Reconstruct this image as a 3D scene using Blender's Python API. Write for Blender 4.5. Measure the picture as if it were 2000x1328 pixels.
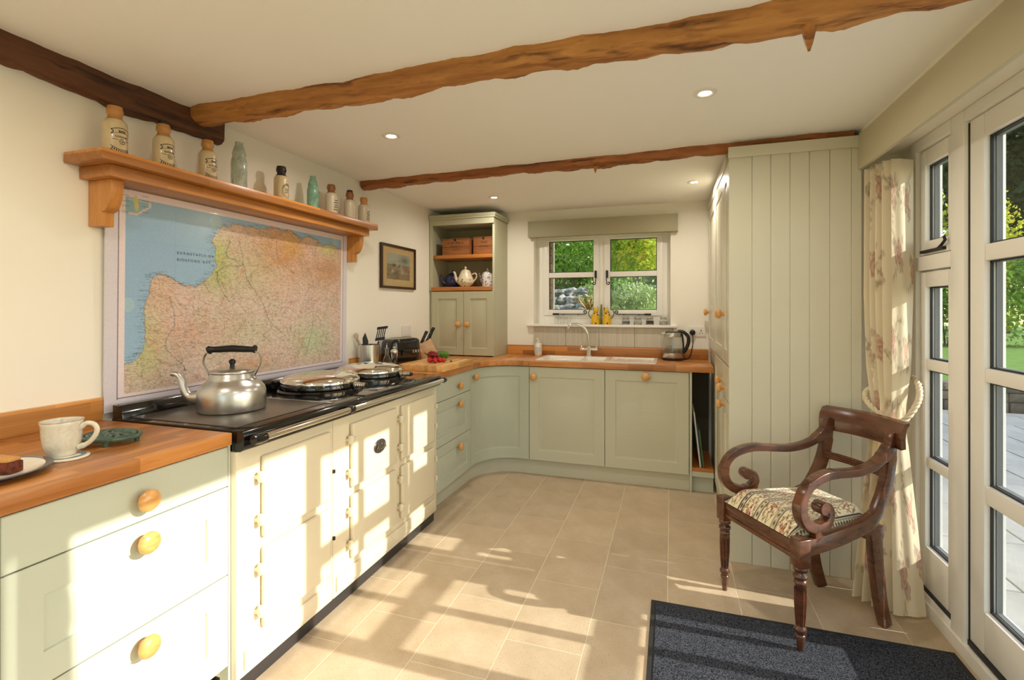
import bpy, bmesh, math, random
import numpy as np
from math import sin, cos, pi, radians, sqrt, atan2
from mathutils import Vector, Matrix
random.seed(7); np.random.seed(7)
for o in list(bpy.data.objects): bpy.data.objects.remove(o, do_unlink=True)
scene = bpy.context.scene
COL = scene.collection
# ---------------------------------------------------------------- camera
cam = bpy.data.cameras.new('camera'); camo = bpy.data.objects.new('camera', cam); COL.objects.link(camo)
camo.location = (0, 0, 1.33); camo.rotation_euler = (pi/2, 0, math.atan(311/960))
cam.sensor_width = 36; cam.lens = 960/2000*36; cam.shift_y = -63/2000; cam.clip_start = .05; cam.clip_end = 200
scene.camera = camo
# ---------------------------------------------------------------- sky, sun, exposure
W = bpy.data.worlds.new('sky'); scene.world = W; W.use_nodes = True
nt = W.node_tree; bgn = nt.nodes['Background']
sky = nt.nodes.new('ShaderNodeTexSky'); sky.sky_type = 'NISHITA'; sky.sun_disc = False
sky.sun_elevation = radians(26); sky.sun_rotation = radians(90); sky.air_density = 1.0; sky.dust_density = .6; sky.ozone_density = 1.0
nt.links.new(sky.outputs[0], bgn.inputs[0]); bgn.inputs[1].default_value = .27
sd = bpy.data.lights.new('sun', 'SUN'); sun = bpy.data.objects.new('sun', sd); COL.objects.link(sun)
sun.location = (8, 2, 5)
SUN_DIR = Vector((-1, -.004, -.495)).normalized()
sun.rotation_euler = SUN_DIR.to_track_quat('-Z', 'Y').to_euler()
sd.energy = 4.5; sd.angle = radians(.5); sd.color = (1, .955, .89)
vs = scene.view_settings
vs.view_transform = 'Standard'; vs.look = 'None'; vs.gamma = 1; vs.use_curve_mapping = False; vs.exposure = 0.54
DOWNLIGHT_W = 3.4

# ---------------------------------------------------------------- helpers
def lin(c):
    c = c/255.
    return c/12.92 if c <= .04045 else ((c+.055)/1.055)**2.4
def rgb(r, g, b): return (lin(r), lin(g), lin(b), 1)

class MB:
    """collects faces in world coordinates (through an optional transform)"""
    def __init__(s, xf=None): s.v = []; s.f = []; s.xf = xf
    def add(s, vs, fs):
        n = len(s.v)
        s.v += [tuple(s.xf(p)) if s.xf else tuple(p) for p in vs]
        s.f += [tuple(i+n for i in f) for f in fs]
        return s
    def box(s, x0, x1, y0, y1, z0, z1):
        return s.add([(x0,y0,z0),(x1,y0,z0),(x1,y1,z0),(x0,y1,z0),(x0,y0,z1),(x1,y0,z1),(x1,y1,z1),(x0,y1,z1)],
                     [(0,3,2,1),(4,5,6,7),(0,1,5,4),(1,2,6,5),(2,3,7,6),(3,0,4,7)])
    def lathe(s, prof, c=(0,0,0), axis='z', seg=24, flute=None, ax=None, cap=False):
        """prof = [(r, h)]; axis = x/y/z or a vector in ax"""
        a = Vector(ax).normalized() if ax else Vector({'x':(1,0,0),'y':(0,1,0),'z':(0,0,1)}[axis])
        t = Vector((1,0,0)) if abs(a.x) < .9 else Vector((0,1,0))
        if axis == 'z' and not ax: u, w = Vector((1,0,0)), Vector((0,1,0))
        else: u = a.cross(t).normalized(); w = a.cross(u)
        C = Vector(c); vs = []; fs = []
        for i, (r, h) in enumerate(prof):
            for k in range(seg):
                an = 2*pi*k/seg; rr = r
                if flute and flute[0] <= i <= flute[1]: rr = r*(1-flute[3]*abs(sin(an*flute[2]/2)))
                vs.append(C + a*h + u*(rr*cos(an)) + w*(rr*sin(an)))
        for i in range(len(prof)-1):
            for k in range(seg):
                k2 = (k+1) % seg
                fs.append((i*seg+k, i*seg+k2, (i+1)*seg+k2, (i+1)*seg+k))
        if cap and prof[0][0] > 1e-6: fs.append(tuple(range(seg))[::-1])
        if cap and prof[-1][0] > 1e-6: fs.append(tuple((len(prof)-1)*seg+k for k in range(seg)))
        return s.add(vs, fs)
    def tube(s, pts, r, seg=10, closed=False):
        P = [Vector(p) for p in pts]; n = len(P)
        R = r if isinstance(r, (list, tuple)) else [r]*n
        vs = []; fs = []; prev = None
        for i, p in enumerate(P):
            if closed: d = P[(i+1) % n]-P[i-1]
            else: d = P[min(i+1, n-1)]-P[max(i-1, 0)]
            if d.length < 1e-9: d = Vector((0,0,1))
            d.normalize()
            if prev is None:
                t = Vector((0,0,1)) if abs(d.z) < .9 else Vector((1,0,0)); u = d.cross(t).normalized()
            else:
                u = prev - d*prev.dot(d)
                u = u.normalized() if u.length > 1e-6 else d.orthogonal().normalized()
            prev = u; w = d.cross(u)
            for k in range(seg):
                an = 2*pi*k/seg; vs.append(p + (u*cos(an)+w*sin(an))*R[i])
        m = n if closed else n-1
        for i in range(m):
            for k in range(seg):
                k2 = (k+1) % seg; j = (i+1) % n
                fs.append((i*seg+k, i*seg+k2, j*seg+k2, j*seg+k))
        if not closed:
            fs.append(tuple(range(seg))[::-1]); fs.append(tuple((n-1)*seg+k for k in range(seg)))
        return s.add(vs, fs)
    def prism(s, poly, a0, a1, plane='xy'):
        """poly in plane, extruded along the third axis from a0 to a1"""
        n = len(poly)
        mk = {'xy': lambda p, a: (p[0], p[1], a), 'xz': lambda p, a: (p[0], a, p[1]), 'yz': lambda p, a: (a, p[0], p[1])}[plane]
        vs = [mk(p, a0) for p in poly]+[mk(p, a1) for p in poly]
        return s.add(vs, [tuple(range(n))[::-1], tuple(range(n, 2*n))]+[(i, (i+1) % n, n+(i+1) % n, n+i) for i in range(n)])
    def strip(s, path, w, l0, l1, mp):
        """path of 2-D points (a,z) thickened by w in its plane, extruded from lateral l0 to l1; mp(a,l,z) -> 3-D"""
        n = len(path); ws = w if isinstance(w, (list, tuple)) else [w]*n; vs = []; fs = []
        for i, p in enumerate(path):
            q = path[min(i+1, n-1)]; o = path[max(i-1, 0)]
            dx, dz = q[0]-o[0], q[1]-o[1]; L = math.hypot(dx, dz) or 1
            nx, nz = -dz/L*ws[i]/2, dx/L*ws[i]/2
            a0 = l0[i] if isinstance(l0, list) else l0; a1 = l1[i] if isinstance(l1, list) else l1
            vs += [mp(p[0]+nx, a0, p[1]+nz), mp(p[0]+nx, a1, p[1]+nz), mp(p[0]-nx, a1, p[1]-nz), mp(p[0]-nx, a0, p[1]-nz)]
        for i in range(n-1):
            for k in range(4):
                k2 = (k+1) % 4; fs.append((i*4+k, i*4+k2, i*4+4+k2, i*4+4+k))
        fs += [(3,2,1,0), tuple((n-1)*4+k for k in range(4))]
        return s.add(vs, fs)
    def grid(s, nu, nv, fn, close_u=False):
        vs = [fn(i/(nu-1) if not close_u else i/nu, j/(nv-1)) for j in range(nv) for i in range(nu)]
        fs = []
        for j in range(nv-1):
            for i in range(nu if close_u else nu-1):
                i2 = (i+1) % nu; fs.append((j*nu+i, j*nu+i2, (j+1)*nu+i2, (j+1)*nu+i))
        return s.add(vs, fs)
    def panel(s, mp, a0, a1, b0, b1, t, prof, nsub=1):
        """door front: mp(a,b,d) -> 3-D; prof = [(inset, depth)] outward from the edge; a closed back at d=0"""
        ins = [p[0] for p in prof]; dep = [p[1] for p in prof]
        A = sorted(set([a0+i for i in ins if a0+i < (a0+a1)/2]+[a1-i for i in ins if a1-i > (a0+a1)/2]))
        if nsub > 1:
            e = np.linspace(a0, a1, nsub+1); A = sorted(set(A+[float(x) for x in e if min(abs(x-y) for y in A) > .004]))
        Bv = sorted(set([b0+i for i in ins if b0+i < (b0+b1)/2]+[b1-i for i in ins if b1-i > (b0+b1)/2]))
        def D(a, b): return float(np.interp(min(a-a0, a1-a, b-b0, b1-b), ins, dep))
        na, nb = len(A), len(Bv)
        vs = [mp(a, b, t+D(a, b)) for b in Bv for a in A]+[mp(a, b, 0) for b in Bv for a in A]
        fs = []; o = na*nb
        for j in range(nb-1):
            for i in range(na-1):
                q = (j*na+i, j*na+i+1, (j+1)*na+i+1, (j+1)*na+i); fs.append(q); fs.append(tuple(o+k for k in q[::-1]))
        for i in range(na-1):
            fs.append((i, o+i, o+i+1, i+1)); k = (nb-1)*na+i; fs.append((k+1, o+k+1, o+k, k))
        for j in range(nb-1):
            k = j*na; fs.append((k+na, o+k+na, o+k, k)); k = j*na+na-1; fs.append((k, o+k, o+k+na, k+na))
        return s.add(vs, fs)
    def build(s, name, mat, parent=None, bevel=0, seg=2, smooth=True, angle=40, origin=None, cols=None, nofix=False):
        wl = world_loc(parent) if parent else (Vector(origin) if origin is not None else None)
        if wl is None:
            a = np.array(s.v); wl = Vector(((a[:,0].min()+a[:,0].max())/2, (a[:,1].min()+a[:,1].max())/2, a[:,2].min()))
        me = bpy.data.meshes.new(name)
        me.from_pydata([(x-wl.x, y-wl.y, z-wl.z) for x, y, z in s.v], [], s.f)
        if not nofix or bevel:
            bm = bmesh.new(); bm.from_mesh(me)
            if not nofix: bmesh.ops.recalc_face_normals(bm, faces=bm.faces)
            if bevel:
                ed = [e for e in bm.edges if len(e.link_faces) == 2 and e.calc_face_angle(0) > radians(35)]
                bmesh.ops.bevel(bm, geom=ed, offset=bevel, segments=seg, affect='EDGES', profile=.6, clamp_overlap=True)
            bm.to_mesh(me); bm.free()
        me.materials.append(mat)
        if cols is not None:
            at = me.color_attributes.new('Col', 'FLOAT_COLOR', 'POINT'); at.data.foreach_set('color', np.asarray(cols, dtype=np.float32).ravel())
        if smooth:
            me.shade_smooth(); me.set_sharp_from_angle(angle=radians(angle))
        ob = bpy.data.objects.new(name, me); COL.objects.link(ob)
        if parent: ob.parent = parent
        else: ob.location = wl
        return ob
def world_loc(o):
    p = Vector((0,0,0))
    while o: p += o.location; o = o.parent
    return p
def thing(name, label, cat, loc, group=None):
    o = bpy.data.objects.new(name, None); COL.objects.link(o); o.location = loc; o.empty_display_size = .1
    return tag(o, label, cat, group)
def tag(o, label, cat, group=None):
    o['label'] = label; o['category'] = cat
    if group: o['group'] = group
    return o
def struct(o, label=None):
    o['kind'] = 'structure'
    if label: o['label'] = label
    return o
def sempty(name, loc, label=None):
    o = bpy.data.objects.new(name, None); COL.objects.link(o); o.location = loc; o.empty_display_size = .1
    return struct(o, label)
def lab(o, l): o['label'] = l; return o
def rot_xf(c, ang, z=0):
    ca, sa = cos(ang), sin(ang)
    return lambda p: (c[0]+p[0]*ca-p[1]*sa, c[1]+p[0]*sa+p[1]*ca, z+p[2])
def bez(pts, n=8):
    """Catmull-Rom through points of any dimension"""
    P = [np.array(p, float) for p in pts]; out = []
    for i in range(len(P)-1):
        p0 = P[max(i-1, 0)]; p1 = P[i]; p2 = P[i+1]; p3 = P[min(i+2, len(P)-1)]
        for k in range(n):
            t = k/n
            out.append(tuple(.5*((2*p1)+(-p0+p2)*t+(2*p0-5*p1+4*p2-p3)*t*t+(-p0+3*p1-3*p2+p3)*t**3)))
    out.append(tuple(P[-1])); return out
def text_mesh(txt, size, mp, name, mat, parent, extrude=0, bold=0, spacing=1.0):
    """flat lettering: mp(x,y) -> world point, x from the text's centre"""
    cu = bpy.data.curves.new('t', 'FONT'); cu.body = txt; cu.size = size; cu.align_x = 'CENTER'; cu.offset = bold; cu.space_character = spacing
    ob = bpy.data.objects.new('t', cu); COL.objects.link(ob); bpy.context.view_layer.update()
    me = ob.evaluated_get(bpy.context.evaluated_depsgraph_get()).to_mesh()
    vs = [tuple(v.co) for v in me.vertices]; fs = [tuple(p.vertices) for p in me.polygons]
    bpy.data.objects.remove(ob, do_unlink=True)
    m = MB(); m.add([mp(v[0], v[1]) for v in vs], fs)
    return m.build(name, mat, parent, smooth=False, nofix=True)

# ---------------------------------------------------------------- materials
def new_mat(name):
    m = bpy.data.materials.new(name); m.use_nodes = True
    return m, m.node_tree, m.node_tree.nodes['Principled BSDF']
def N(t, typ, **kw):
    n = t.nodes.new(typ)
    for k, v in kw.items():
        if k in n.inputs: n.inputs[k].default_value = v
        else: setattr(n, k, v)
    return n
def coords(t, scale=(1,1,1), kind='Object', rot=(0,0,0)):
    tc = N(t, 'ShaderNodeTexCoord'); mp = N(t, 'ShaderNodeMapping'); mp.inputs['Scale'].default_value = scale; mp.inputs['Rotation'].default_value = rot
    t.links.new(tc.outputs[kind], mp.inputs[0]); return mp.outputs[0]
def ramp(t, fac, stops):
    r = N(t, 'ShaderNodeValToRGB'); cr = r.color_ramp
    while len(cr.elements) < len(stops): cr.elements.new(.5)
    for e, (p, c) in zip(cr.elements, stops): e.position = p; e.color = c
    t.links.new(fac, r.inputs[0]); return r.outputs[0]
def mixc(t, fac, a, b, mode='MIX'):
    m = N(t, 'ShaderNodeMix', data_type='RGBA', blend_type=mode)
    for sck, v in ((m.inputs[0], fac), (m.inputs[6], a), (m.inputs[7], b)):
        if hasattr(v, 'type') and hasattr(v, 'node'): t.links.new(v, sck)
        else: sck.default_value = v
    return m.outputs[2]
def M(name, col, rough=.5, metal=0, spec=.5, coat=0, noise=None, bump=None, trans=0, ior=1.45, sub=0, rnd=0):
    m, t, b = new_mat(name)
    b.inputs['Base Color'].default_value = col; b.inputs['Roughness'].default_value = rough; b.inputs['Metallic'].default_value = metal
    b.inputs['Specular IOR Level'].default_value = spec; b.inputs['Coat Weight'].default_value = coat; b.inputs['Coat Roughness'].default_value = .08
    b.inputs['Transmission Weight'].default_value = trans; b.inputs['IOR'].default_value = ior
    out = None
    if noise:   # (scale vec, second colour, lo, hi)
        sc, c2, lo, hi = noise
        n = N(t, 'ShaderNodeTexNoise', Scale=1.0, Detail=5.0, Roughness=.6); t.links.new(coords(t, sc), n.inputs['Vector'])
        out = ramp(t, n.outputs[0], [(lo, col), (hi, c2)])
    if rnd:
        oi = N(t, 'ShaderNodeObjectInfo'); hs = N(t, 'ShaderNodeHueSaturation')
        mr = N(t, 'ShaderNodeMapRange'); mr.inputs[3].default_value = 1-rnd; mr.inputs[4].default_value = 1+rnd
        t.links.new(oi.outputs['Random'], mr.inputs[0]); t.links.new(mr.outputs[0], hs.inputs['Value'])
        if out: t.links.new(out, hs.inputs['Color'])
        else: hs.inputs['Color'].default_value = col
        out = hs.outputs[0]
    if out: t.links.new(out, b.inputs['Base Color'])
    if bump:    # (scale vec, strength)
        n = N(t, 'ShaderNodeTexNoise', Scale=1.0, Detail=4.0); t.links.new(coords(t, bump[0]), n.inputs['Vector'])
        bp = N(t, 'ShaderNodeBump', Strength=bump[1], Distance=.01); t.links.new(n.outputs[0], bp.inputs['Height']); t.links.new(bp.outputs[0], b.inputs['Normal'])
    return m
def wood(name, c1, c2, grain=(2, 40, 40), rough=.4, coat=.1, bump=.1, stave=None, c3=None, knots=0):
    """grain stretched along the axis with the small scale; stave=(axis, length, width): glued blocks"""
    m, t, b = new_mat(name); v = coords(t, grain)
    n = N(t, 'ShaderNodeTexNoise', Scale=1.0, Detail=6.0, Roughness=.62, Distortion=.6); t.links.new(v, n.inputs['Vector'])
    c = ramp(t, n.outputs[0], [(.3, c1), (.7, c2)])
    if knots:
        k = N(t, 'ShaderNodeTexNoise', Scale=1.0, Detail=3.0); t.links.new(coords(t, tuple(g*knots for g in grain)), k.inputs['Vector'])
        c = mixc(t, ramp(t, k.outputs[0], [(.55, (0,0,0,1)), (.72, (1,1,1,1))]), c, c3 or c1)
    if stave:
        ax, L, w = stave; tc = N(t, 'ShaderNodeTexCoord'); sx = N(t, 'ShaderNodeSeparateXYZ'); t.links.new(tc.outputs['Object'], sx.inputs[0])
        cb = N(t, 'ShaderNodeCombineXYZ')
        if ax == 'y': t.links.new(sx.outputs[1], cb.inputs[0]); t.links.new(sx.outputs[0], cb.inputs[1])
        elif ax == 'yz': t.links.new(sx.outputs[1], cb.inputs[0]); t.links.new(sx.outputs[2], cb.inputs[1])
        elif ax == 'xz': t.links.new(sx.outputs[0], cb.inputs[0]); t.links.new(sx.outputs[2], cb.inputs[1])
        else: t.links.new(sx.outputs[0], cb.inputs[0]); t.links.new(sx.outputs[1], cb.inputs[1])
        br = N(t, 'ShaderNodeTexBrick', Scale=1.0); br.offset = .37; br.squash = 1
        br.inputs['Brick Width'].default_value = L; br.inputs['Row Height'].default_value = w; br.inputs['Mortar Size'].default_value = .0006; br.inputs['Bias'].default_value = 0
        br.inputs['Color1'].default_value = (.62,.55,.47,1); br.inputs['Color2'].default_value = (1.22,1.2,1.16,1); br.inputs['Mortar'].default_value = (.8,.75,.7,1)
        t.links.new(cb.outputs[0], br.inputs['Vector']); c = mixc(t, .95, c, br.outputs[0], 'MULTIPLY')
    t.links.new(c, b.inputs['Base Color']); b.inputs['Roughness'].default_value = rough; b.inputs['Coat Weight'].default_value = coat; b.inputs['Coat Roughness'].default_value = .2
    bp = N(t, 'ShaderNodeBump', Strength=bump, Distance=.004); t.links.new(n.outputs[0], bp.inputs['Height']); t.links.new(bp.outputs[0], b.inputs['Normal'])
    return m
def vcol(name, rough=.5, coat=0, spec=.5, sheen=0):
    m, t, b = new_mat(name); a = N(t, 'ShaderNodeVertexColor', layer_name='Col'); t.links.new(a.outputs[0], b.inputs['Base Color'])
    b.inputs['Roughness'].default_value = rough; b.inputs['Coat Weight'].default_value = coat; b.inputs['Coat Roughness'].default_value = .05; b.inputs['Specular IOR Level'].default_value = spec
    b.inputs['Sheen Weight'].default_value = sheen
    return m
def glass_pane(name, tint=(1,1,1,1), refl=.9):
    m, t, b = new_mat(name); t.nodes.remove(b); out = t.nodes['Material Output']
    tr = N(t, 'ShaderNodeBsdfTransparent'); tr.inputs[0].default_value = tint
    gl = N(t, 'ShaderNodeBsdfGlossy'); gl.inputs['Roughness'].default_value = .01; gl.inputs[0].default_value = (refl,refl,refl,1)
    lw = N(t, 'ShaderNodeLayerWeight', Blend=.5); pw = N(t, 'ShaderNodeMath', operation='POWER'); pw.inputs[1].default_value = 5
    ml = N(t, 'ShaderNodeMath', operation='MULTIPLY_ADD'); ml.inputs[1].default_value = .95; ml.inputs[2].default_value = .03; mx = N(t, 'ShaderNodeMixShader')
    t.links.new(lw.outputs['Facing'], pw.inputs[0]); t.links.new(pw.outputs[0], ml.inputs[0])
    t.links.new(ml.outputs[0], mx.inputs[0]); t.links.new(tr.outputs[0], mx.inputs[1]); t.links.new(gl.outputs[0], mx.inputs[2]); t.links.new(mx.outputs[0], out.inputs[0])
    return m
def emit(name, col, s):
    m, t, b = new_mat(name); b.inputs['Emission Color'].default_value = col; b.inputs['Emission Strength'].default_value = s; b.inputs['Base Color'].default_value = col
    return m
WALL = M('cream_plaster', rgb(247,241,227), .85, spec=.2, bump=((6,6,6), .12), noise=((1.5,1.5,1.5), rgb(245,238,222), .35, .7))
CEIL = M('ceiling_plaster', rgb(249,246,238), .9, spec=.15, bump=((4,4,4), .10))
SAGE = M('sage_paint', rgb(196,199,178), .42, spec=.45, bump=((60,60,4), .05))
SAGEX = M('sage_paint_along_x', rgb(207,204,180), .42, spec=.45, bump=((4,60,60), .06))
TALLP = M('sage_paint_gloss', rgb(212,206,182), .30, spec=.5)
PELM = M('olive_paint', rgb(164,156,126), .6)
PELM2 = M('soft_sage_paint', rgb(196,188,158), .6)
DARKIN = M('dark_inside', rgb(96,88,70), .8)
WHITE = M('white_gloss_paint', rgb(244,238,226), .35, spec=.5)
UPVC = M('white_upvc', rgb(247,243,234), .3, spec=.5)
GASKET = M('dark_gasket', rgb(40,40,40), .5)
SPACER = M('grey_spacer', rgb(120,120,118), .5)
PANE = glass_pane('window_pane_glass', (.97,.985,.97,1), .7)
OAKY = wood('oak_blocks_along_y', rgb(176,108,50), rgb(212,148,82), (45,3,45), .32, .2, .05, ('y', .34, .042))
OAKX = wood('oak_blocks_along_x', rgb(180,112,52), rgb(214,150,84), (3,45,45), .32, .2, .05, ('x', .34, .042))
OAKYZ = wood('oak_blocks_upright_along_y', rgb(196,134,68), rgb(222,162,92), (45,3,45), .35, .15, .05, ('yz', .30, .036))
OAKXZ = wood('oak_blocks_upright_along_x', rgb(190,122,58), rgb(214,148,78), (3,45,45), .35, .15, .05, ('xz', .30, .036))
SHELFOAK = wood('shelf_oak', rgb(186,118,50), rgb(214,146,70), (45,3,45), .35, .2, .05, ('yz', .42, .06))
SHELFOAKX = wood('cabinet_shelf_oak', rgb(176,104,44), rgb(202,130,62), (3,45,45), .4, .1, .05)
BRACKETOAK = wood('bracket_oak', rgb(190,124,56), rgb(216,150,76), (40,40,4), .35, .2, .05)
KNOBW = wood('knob_oak', rgb(206,142,72), rgb(228,172,100), (30,30,120), .28, .35, .02)
BEAM = wood('old_beam_oak', rgb(146,88,36), rgb(206,144,74), (1.6,22,22), .6, .0, .9, None, rgb(92,50,20), 1.6)
BEAM2 = wood('old_beam_oak_dark', rgb(124,66,28), rgb(182,112,54), (1.6,22,22), .6, .0, .9, None, rgb(58,30,14), 1.6)
BEAMY = wood('old_beam_dark', rgb(62,34,16), rgb(122,74,40), (22,1.6,22), .65, 0, .9, None, rgb(40,22,12), 1.6)
MAHOG = wood('mahogany', rgb(66,36,22), rgb(112,66,40), (7,7,26), .22, .5, .03)
CREAM = M('cream_enamel', rgb(234,220,188), .16, spec=.5, coat=.5)
BLACKE = M('black_enamel', rgb(20,19,19), .10, spec=.5, coat=.6)
BLACKP = M('black_plinth', rgb(52,48,46), .35)
BLACKPL = M('black_plastic', rgb(22,21,21), .35)
CHROME = M('polished_chrome', (.86,.84,.80,1), .07, 1)
STEEL = M('brushed_steel', (.62,.60,.56,1), .22, 1)
WARMPL = M('warming_plate_metal', rgb(120,112,104), .28, .7)
ALU = M('old_aluminium', (.62,.61,.58,1), .30, 1, bump=((30,30,30), .02))
def thin_glass(name, col, k):
    m, t, b = new_mat(name); b.inputs['Base Color'].default_value = col; b.inputs['Roughness'].default_value = .12; out = t.nodes['Material Output']
    tr = N(t, 'ShaderNodeBsdfTransparent'); tr.inputs[0].default_value = tuple(.55+.45*c for c in col[:3])+(1,); n = N(t, 'ShaderNodeTexNoise', Scale=1.0, Detail=3.0); t.links.new(coords(t, (30,30,22)), n.inputs['Vector'])
    r = N(t, 'ShaderNodeMapRange'); r.inputs[1].default_value = .3; r.inputs[2].default_value = .7; r.inputs[3].default_value = k-.2; r.inputs[4].default_value = k+.2; t.links.new(n.outputs[0], r.inputs[0])
    mx = N(t, 'ShaderNodeMixShader'); t.links.new(r.outputs[0], mx.inputs[0]); t.links.new(tr.outputs[0], mx.inputs[1]); t.links.new(b.outputs[0], mx.inputs[2]); t.links.new(mx.outputs[0], out.inputs[0])
    return m
IRON = M('black_iron', rgb(34,30,28), .5)
IVORY = M('ivory_ceramic', rgb(232,224,204), .18, coat=.4)
# ================================================================ the setting
XL, YB, ZC = -2.05, 4.30, 2.205      # left wall, back wall, ceiling
XR, XG = .885, 1.08                   # right wall face, glazing plane
YR = -2.7                             # rear wall
def stone(name, rnd):
    m, t, b = new_mat(name); v = coords(t, (5,5,5))
    n = N(t, 'ShaderNodeTexNoise', Scale=1.0, Detail=6.0, Roughness=.65); t.links.new(v, n.inputs['Vector'])
    c = ramp(t, n.outputs[0], [(.3, rgb(184,161,130)), (.55, rgb(198,177,147)), (.75, rgb(208,190,162))])
    n2 = N(t, 'ShaderNodeTexNoise', Scale=1.0, Detail=2.0); t.links.new(coords(t, (150,150,150)), n2.inputs['Vector'])
    c = mixc(t, ramp(t, n2.outputs[0], [(.60,(0,0,0,1)), (.72,(1,1,1,1))]), c, rgb(168,146,118))
    oi = N(t, 'ShaderNodeObjectInfo'); hs = N(t, 'ShaderNodeHueSaturation'); mr = N(t, 'ShaderNodeMapRange'); mr.inputs[3].default_value = 1-rnd; mr.inputs[4].default_value = 1+rnd
    t.links.new(oi.outputs['Random'], mr.inputs[0]); t.links.new(mr.outputs[0], hs.inputs['Value']); t.links.new(c, hs.inputs['Color']); t.links.new(hs.outputs[0], b.inputs['Base Color'])
    b.inputs['Roughness'].default_value = .42; b.inputs['Specular IOR Level'].default_value = .35
    bp = N(t, 'ShaderNodeBump', Strength=.06, Distance=.004); t.links.new(n2.outputs[0], bp.inputs['Height']); t.links.new(bp.outputs[0], b.inputs['Normal'])
    return m
TILE = stone('limestone_tile', .07); GROUT = M('pale_grout', rgb(232,218,190), .85)
floor = struct(MB().box(XL-.2, 1.25, YR-.2, YB+.2, -.08, -.0009).build('floor', GROUT, smooth=False, origin=(0,0,-.08)), 'pale limestone tiled kitchen floor')
TW, TL = .308, .4575
tile_me = None
for k in range(-5, 4):
    x0 = -.016+TW*k
    y = 3.475-TL*9 if k % 2 else 3.245-TL*8
    while y < YB:
        x1 = min(x0+TW, 1.08); yy1 = min(y+TL, 4.0)
        if tile_me is None or x1 < x0+TW-.001 or yy1 < y+TL-.001:
            o = MB().box(x0+.0015, x1-.0015, y+.0015, yy1-.0015, -.06, 0).build('floor_tile', TILE, floor, bevel=.0005, seg=1, smooth=False)
            # re-centre the mesh so that alike tiles can share it
            cx, cy = (x0+x1)/2, (y+yy1)/2
            o.data.transform(Matrix.Translation((-cx, -cy, -.08))); o.location = (cx, cy, .08)
            if x1 >= x0+TW-.001 and yy1 >= y+TL-.001: tile_me = o.data
        else:
            o = bpy.data.objects.new('floor_tile', tile_me); COL.objects.link(o); o.parent = floor; o.location = (x0+TW/2, y+TL/2, .08)
        y += TL
        if y > 3.95: break
struct(MB().box(XL-.2, 1.4, YR-.2, YB+.5, ZC, ZC+.15).build('ceiling', CEIL, smooth=False), 'cream plastered cottage ceiling')
struct(MB().box(XL-.25, XL, YR-.2, YB+.5, 0, ZC).build('wall_left', WALL, smooth=False), 'cream plastered wall behind the range cooker')
WX0, WX1, WZ0, WZ1 = -1.186, -.006, 1.18, 1.985   # window recess in the back wall
m = MB(); m.box(XL, WX0, YB, YB+.42, 0, ZC).box(WX1, 1.4, YB, YB+.42, 0, ZC).box(WX0, WX1, YB, YB+.42, 0, WZ0-.02).box(WX0, WX1, YB, YB+.42, WZ1, ZC)
struct(m.build('wall_back', WALL, smooth=False), 'cream plastered wall around the sink window')
# right wall: solid pier behind the tall cupboard, then a glazed run with a header above the pelmet
m = MB(); m.box(XR, 1.13, 2.885, YB, 0, ZC).box(XR, 1.2, YR, 2.885, 2.086, ZC).box(XR, 1.2, YR, -.9, 0, 2.086).box(1.075, 1.13, 2.755, 2.885, 0, 2.086)
struct(m.build('wall_right', WALL, smooth=False), 'cream wall around the garden doors')
m = MB(); m.box(XL, -1.3, YR-.2, YR, 0, ZC).box(.5, 1.2, YR-.2, YR, 0, ZC).box(-1.3, .5, YR-.2, YR, 2.08, ZC)  # opening in the unseen rear wall is added to let in sky fill
struct(m.build('wall_rear', WALL, smooth=False), 'cream wall behind the camera with a wide opening added for fill light')
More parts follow.
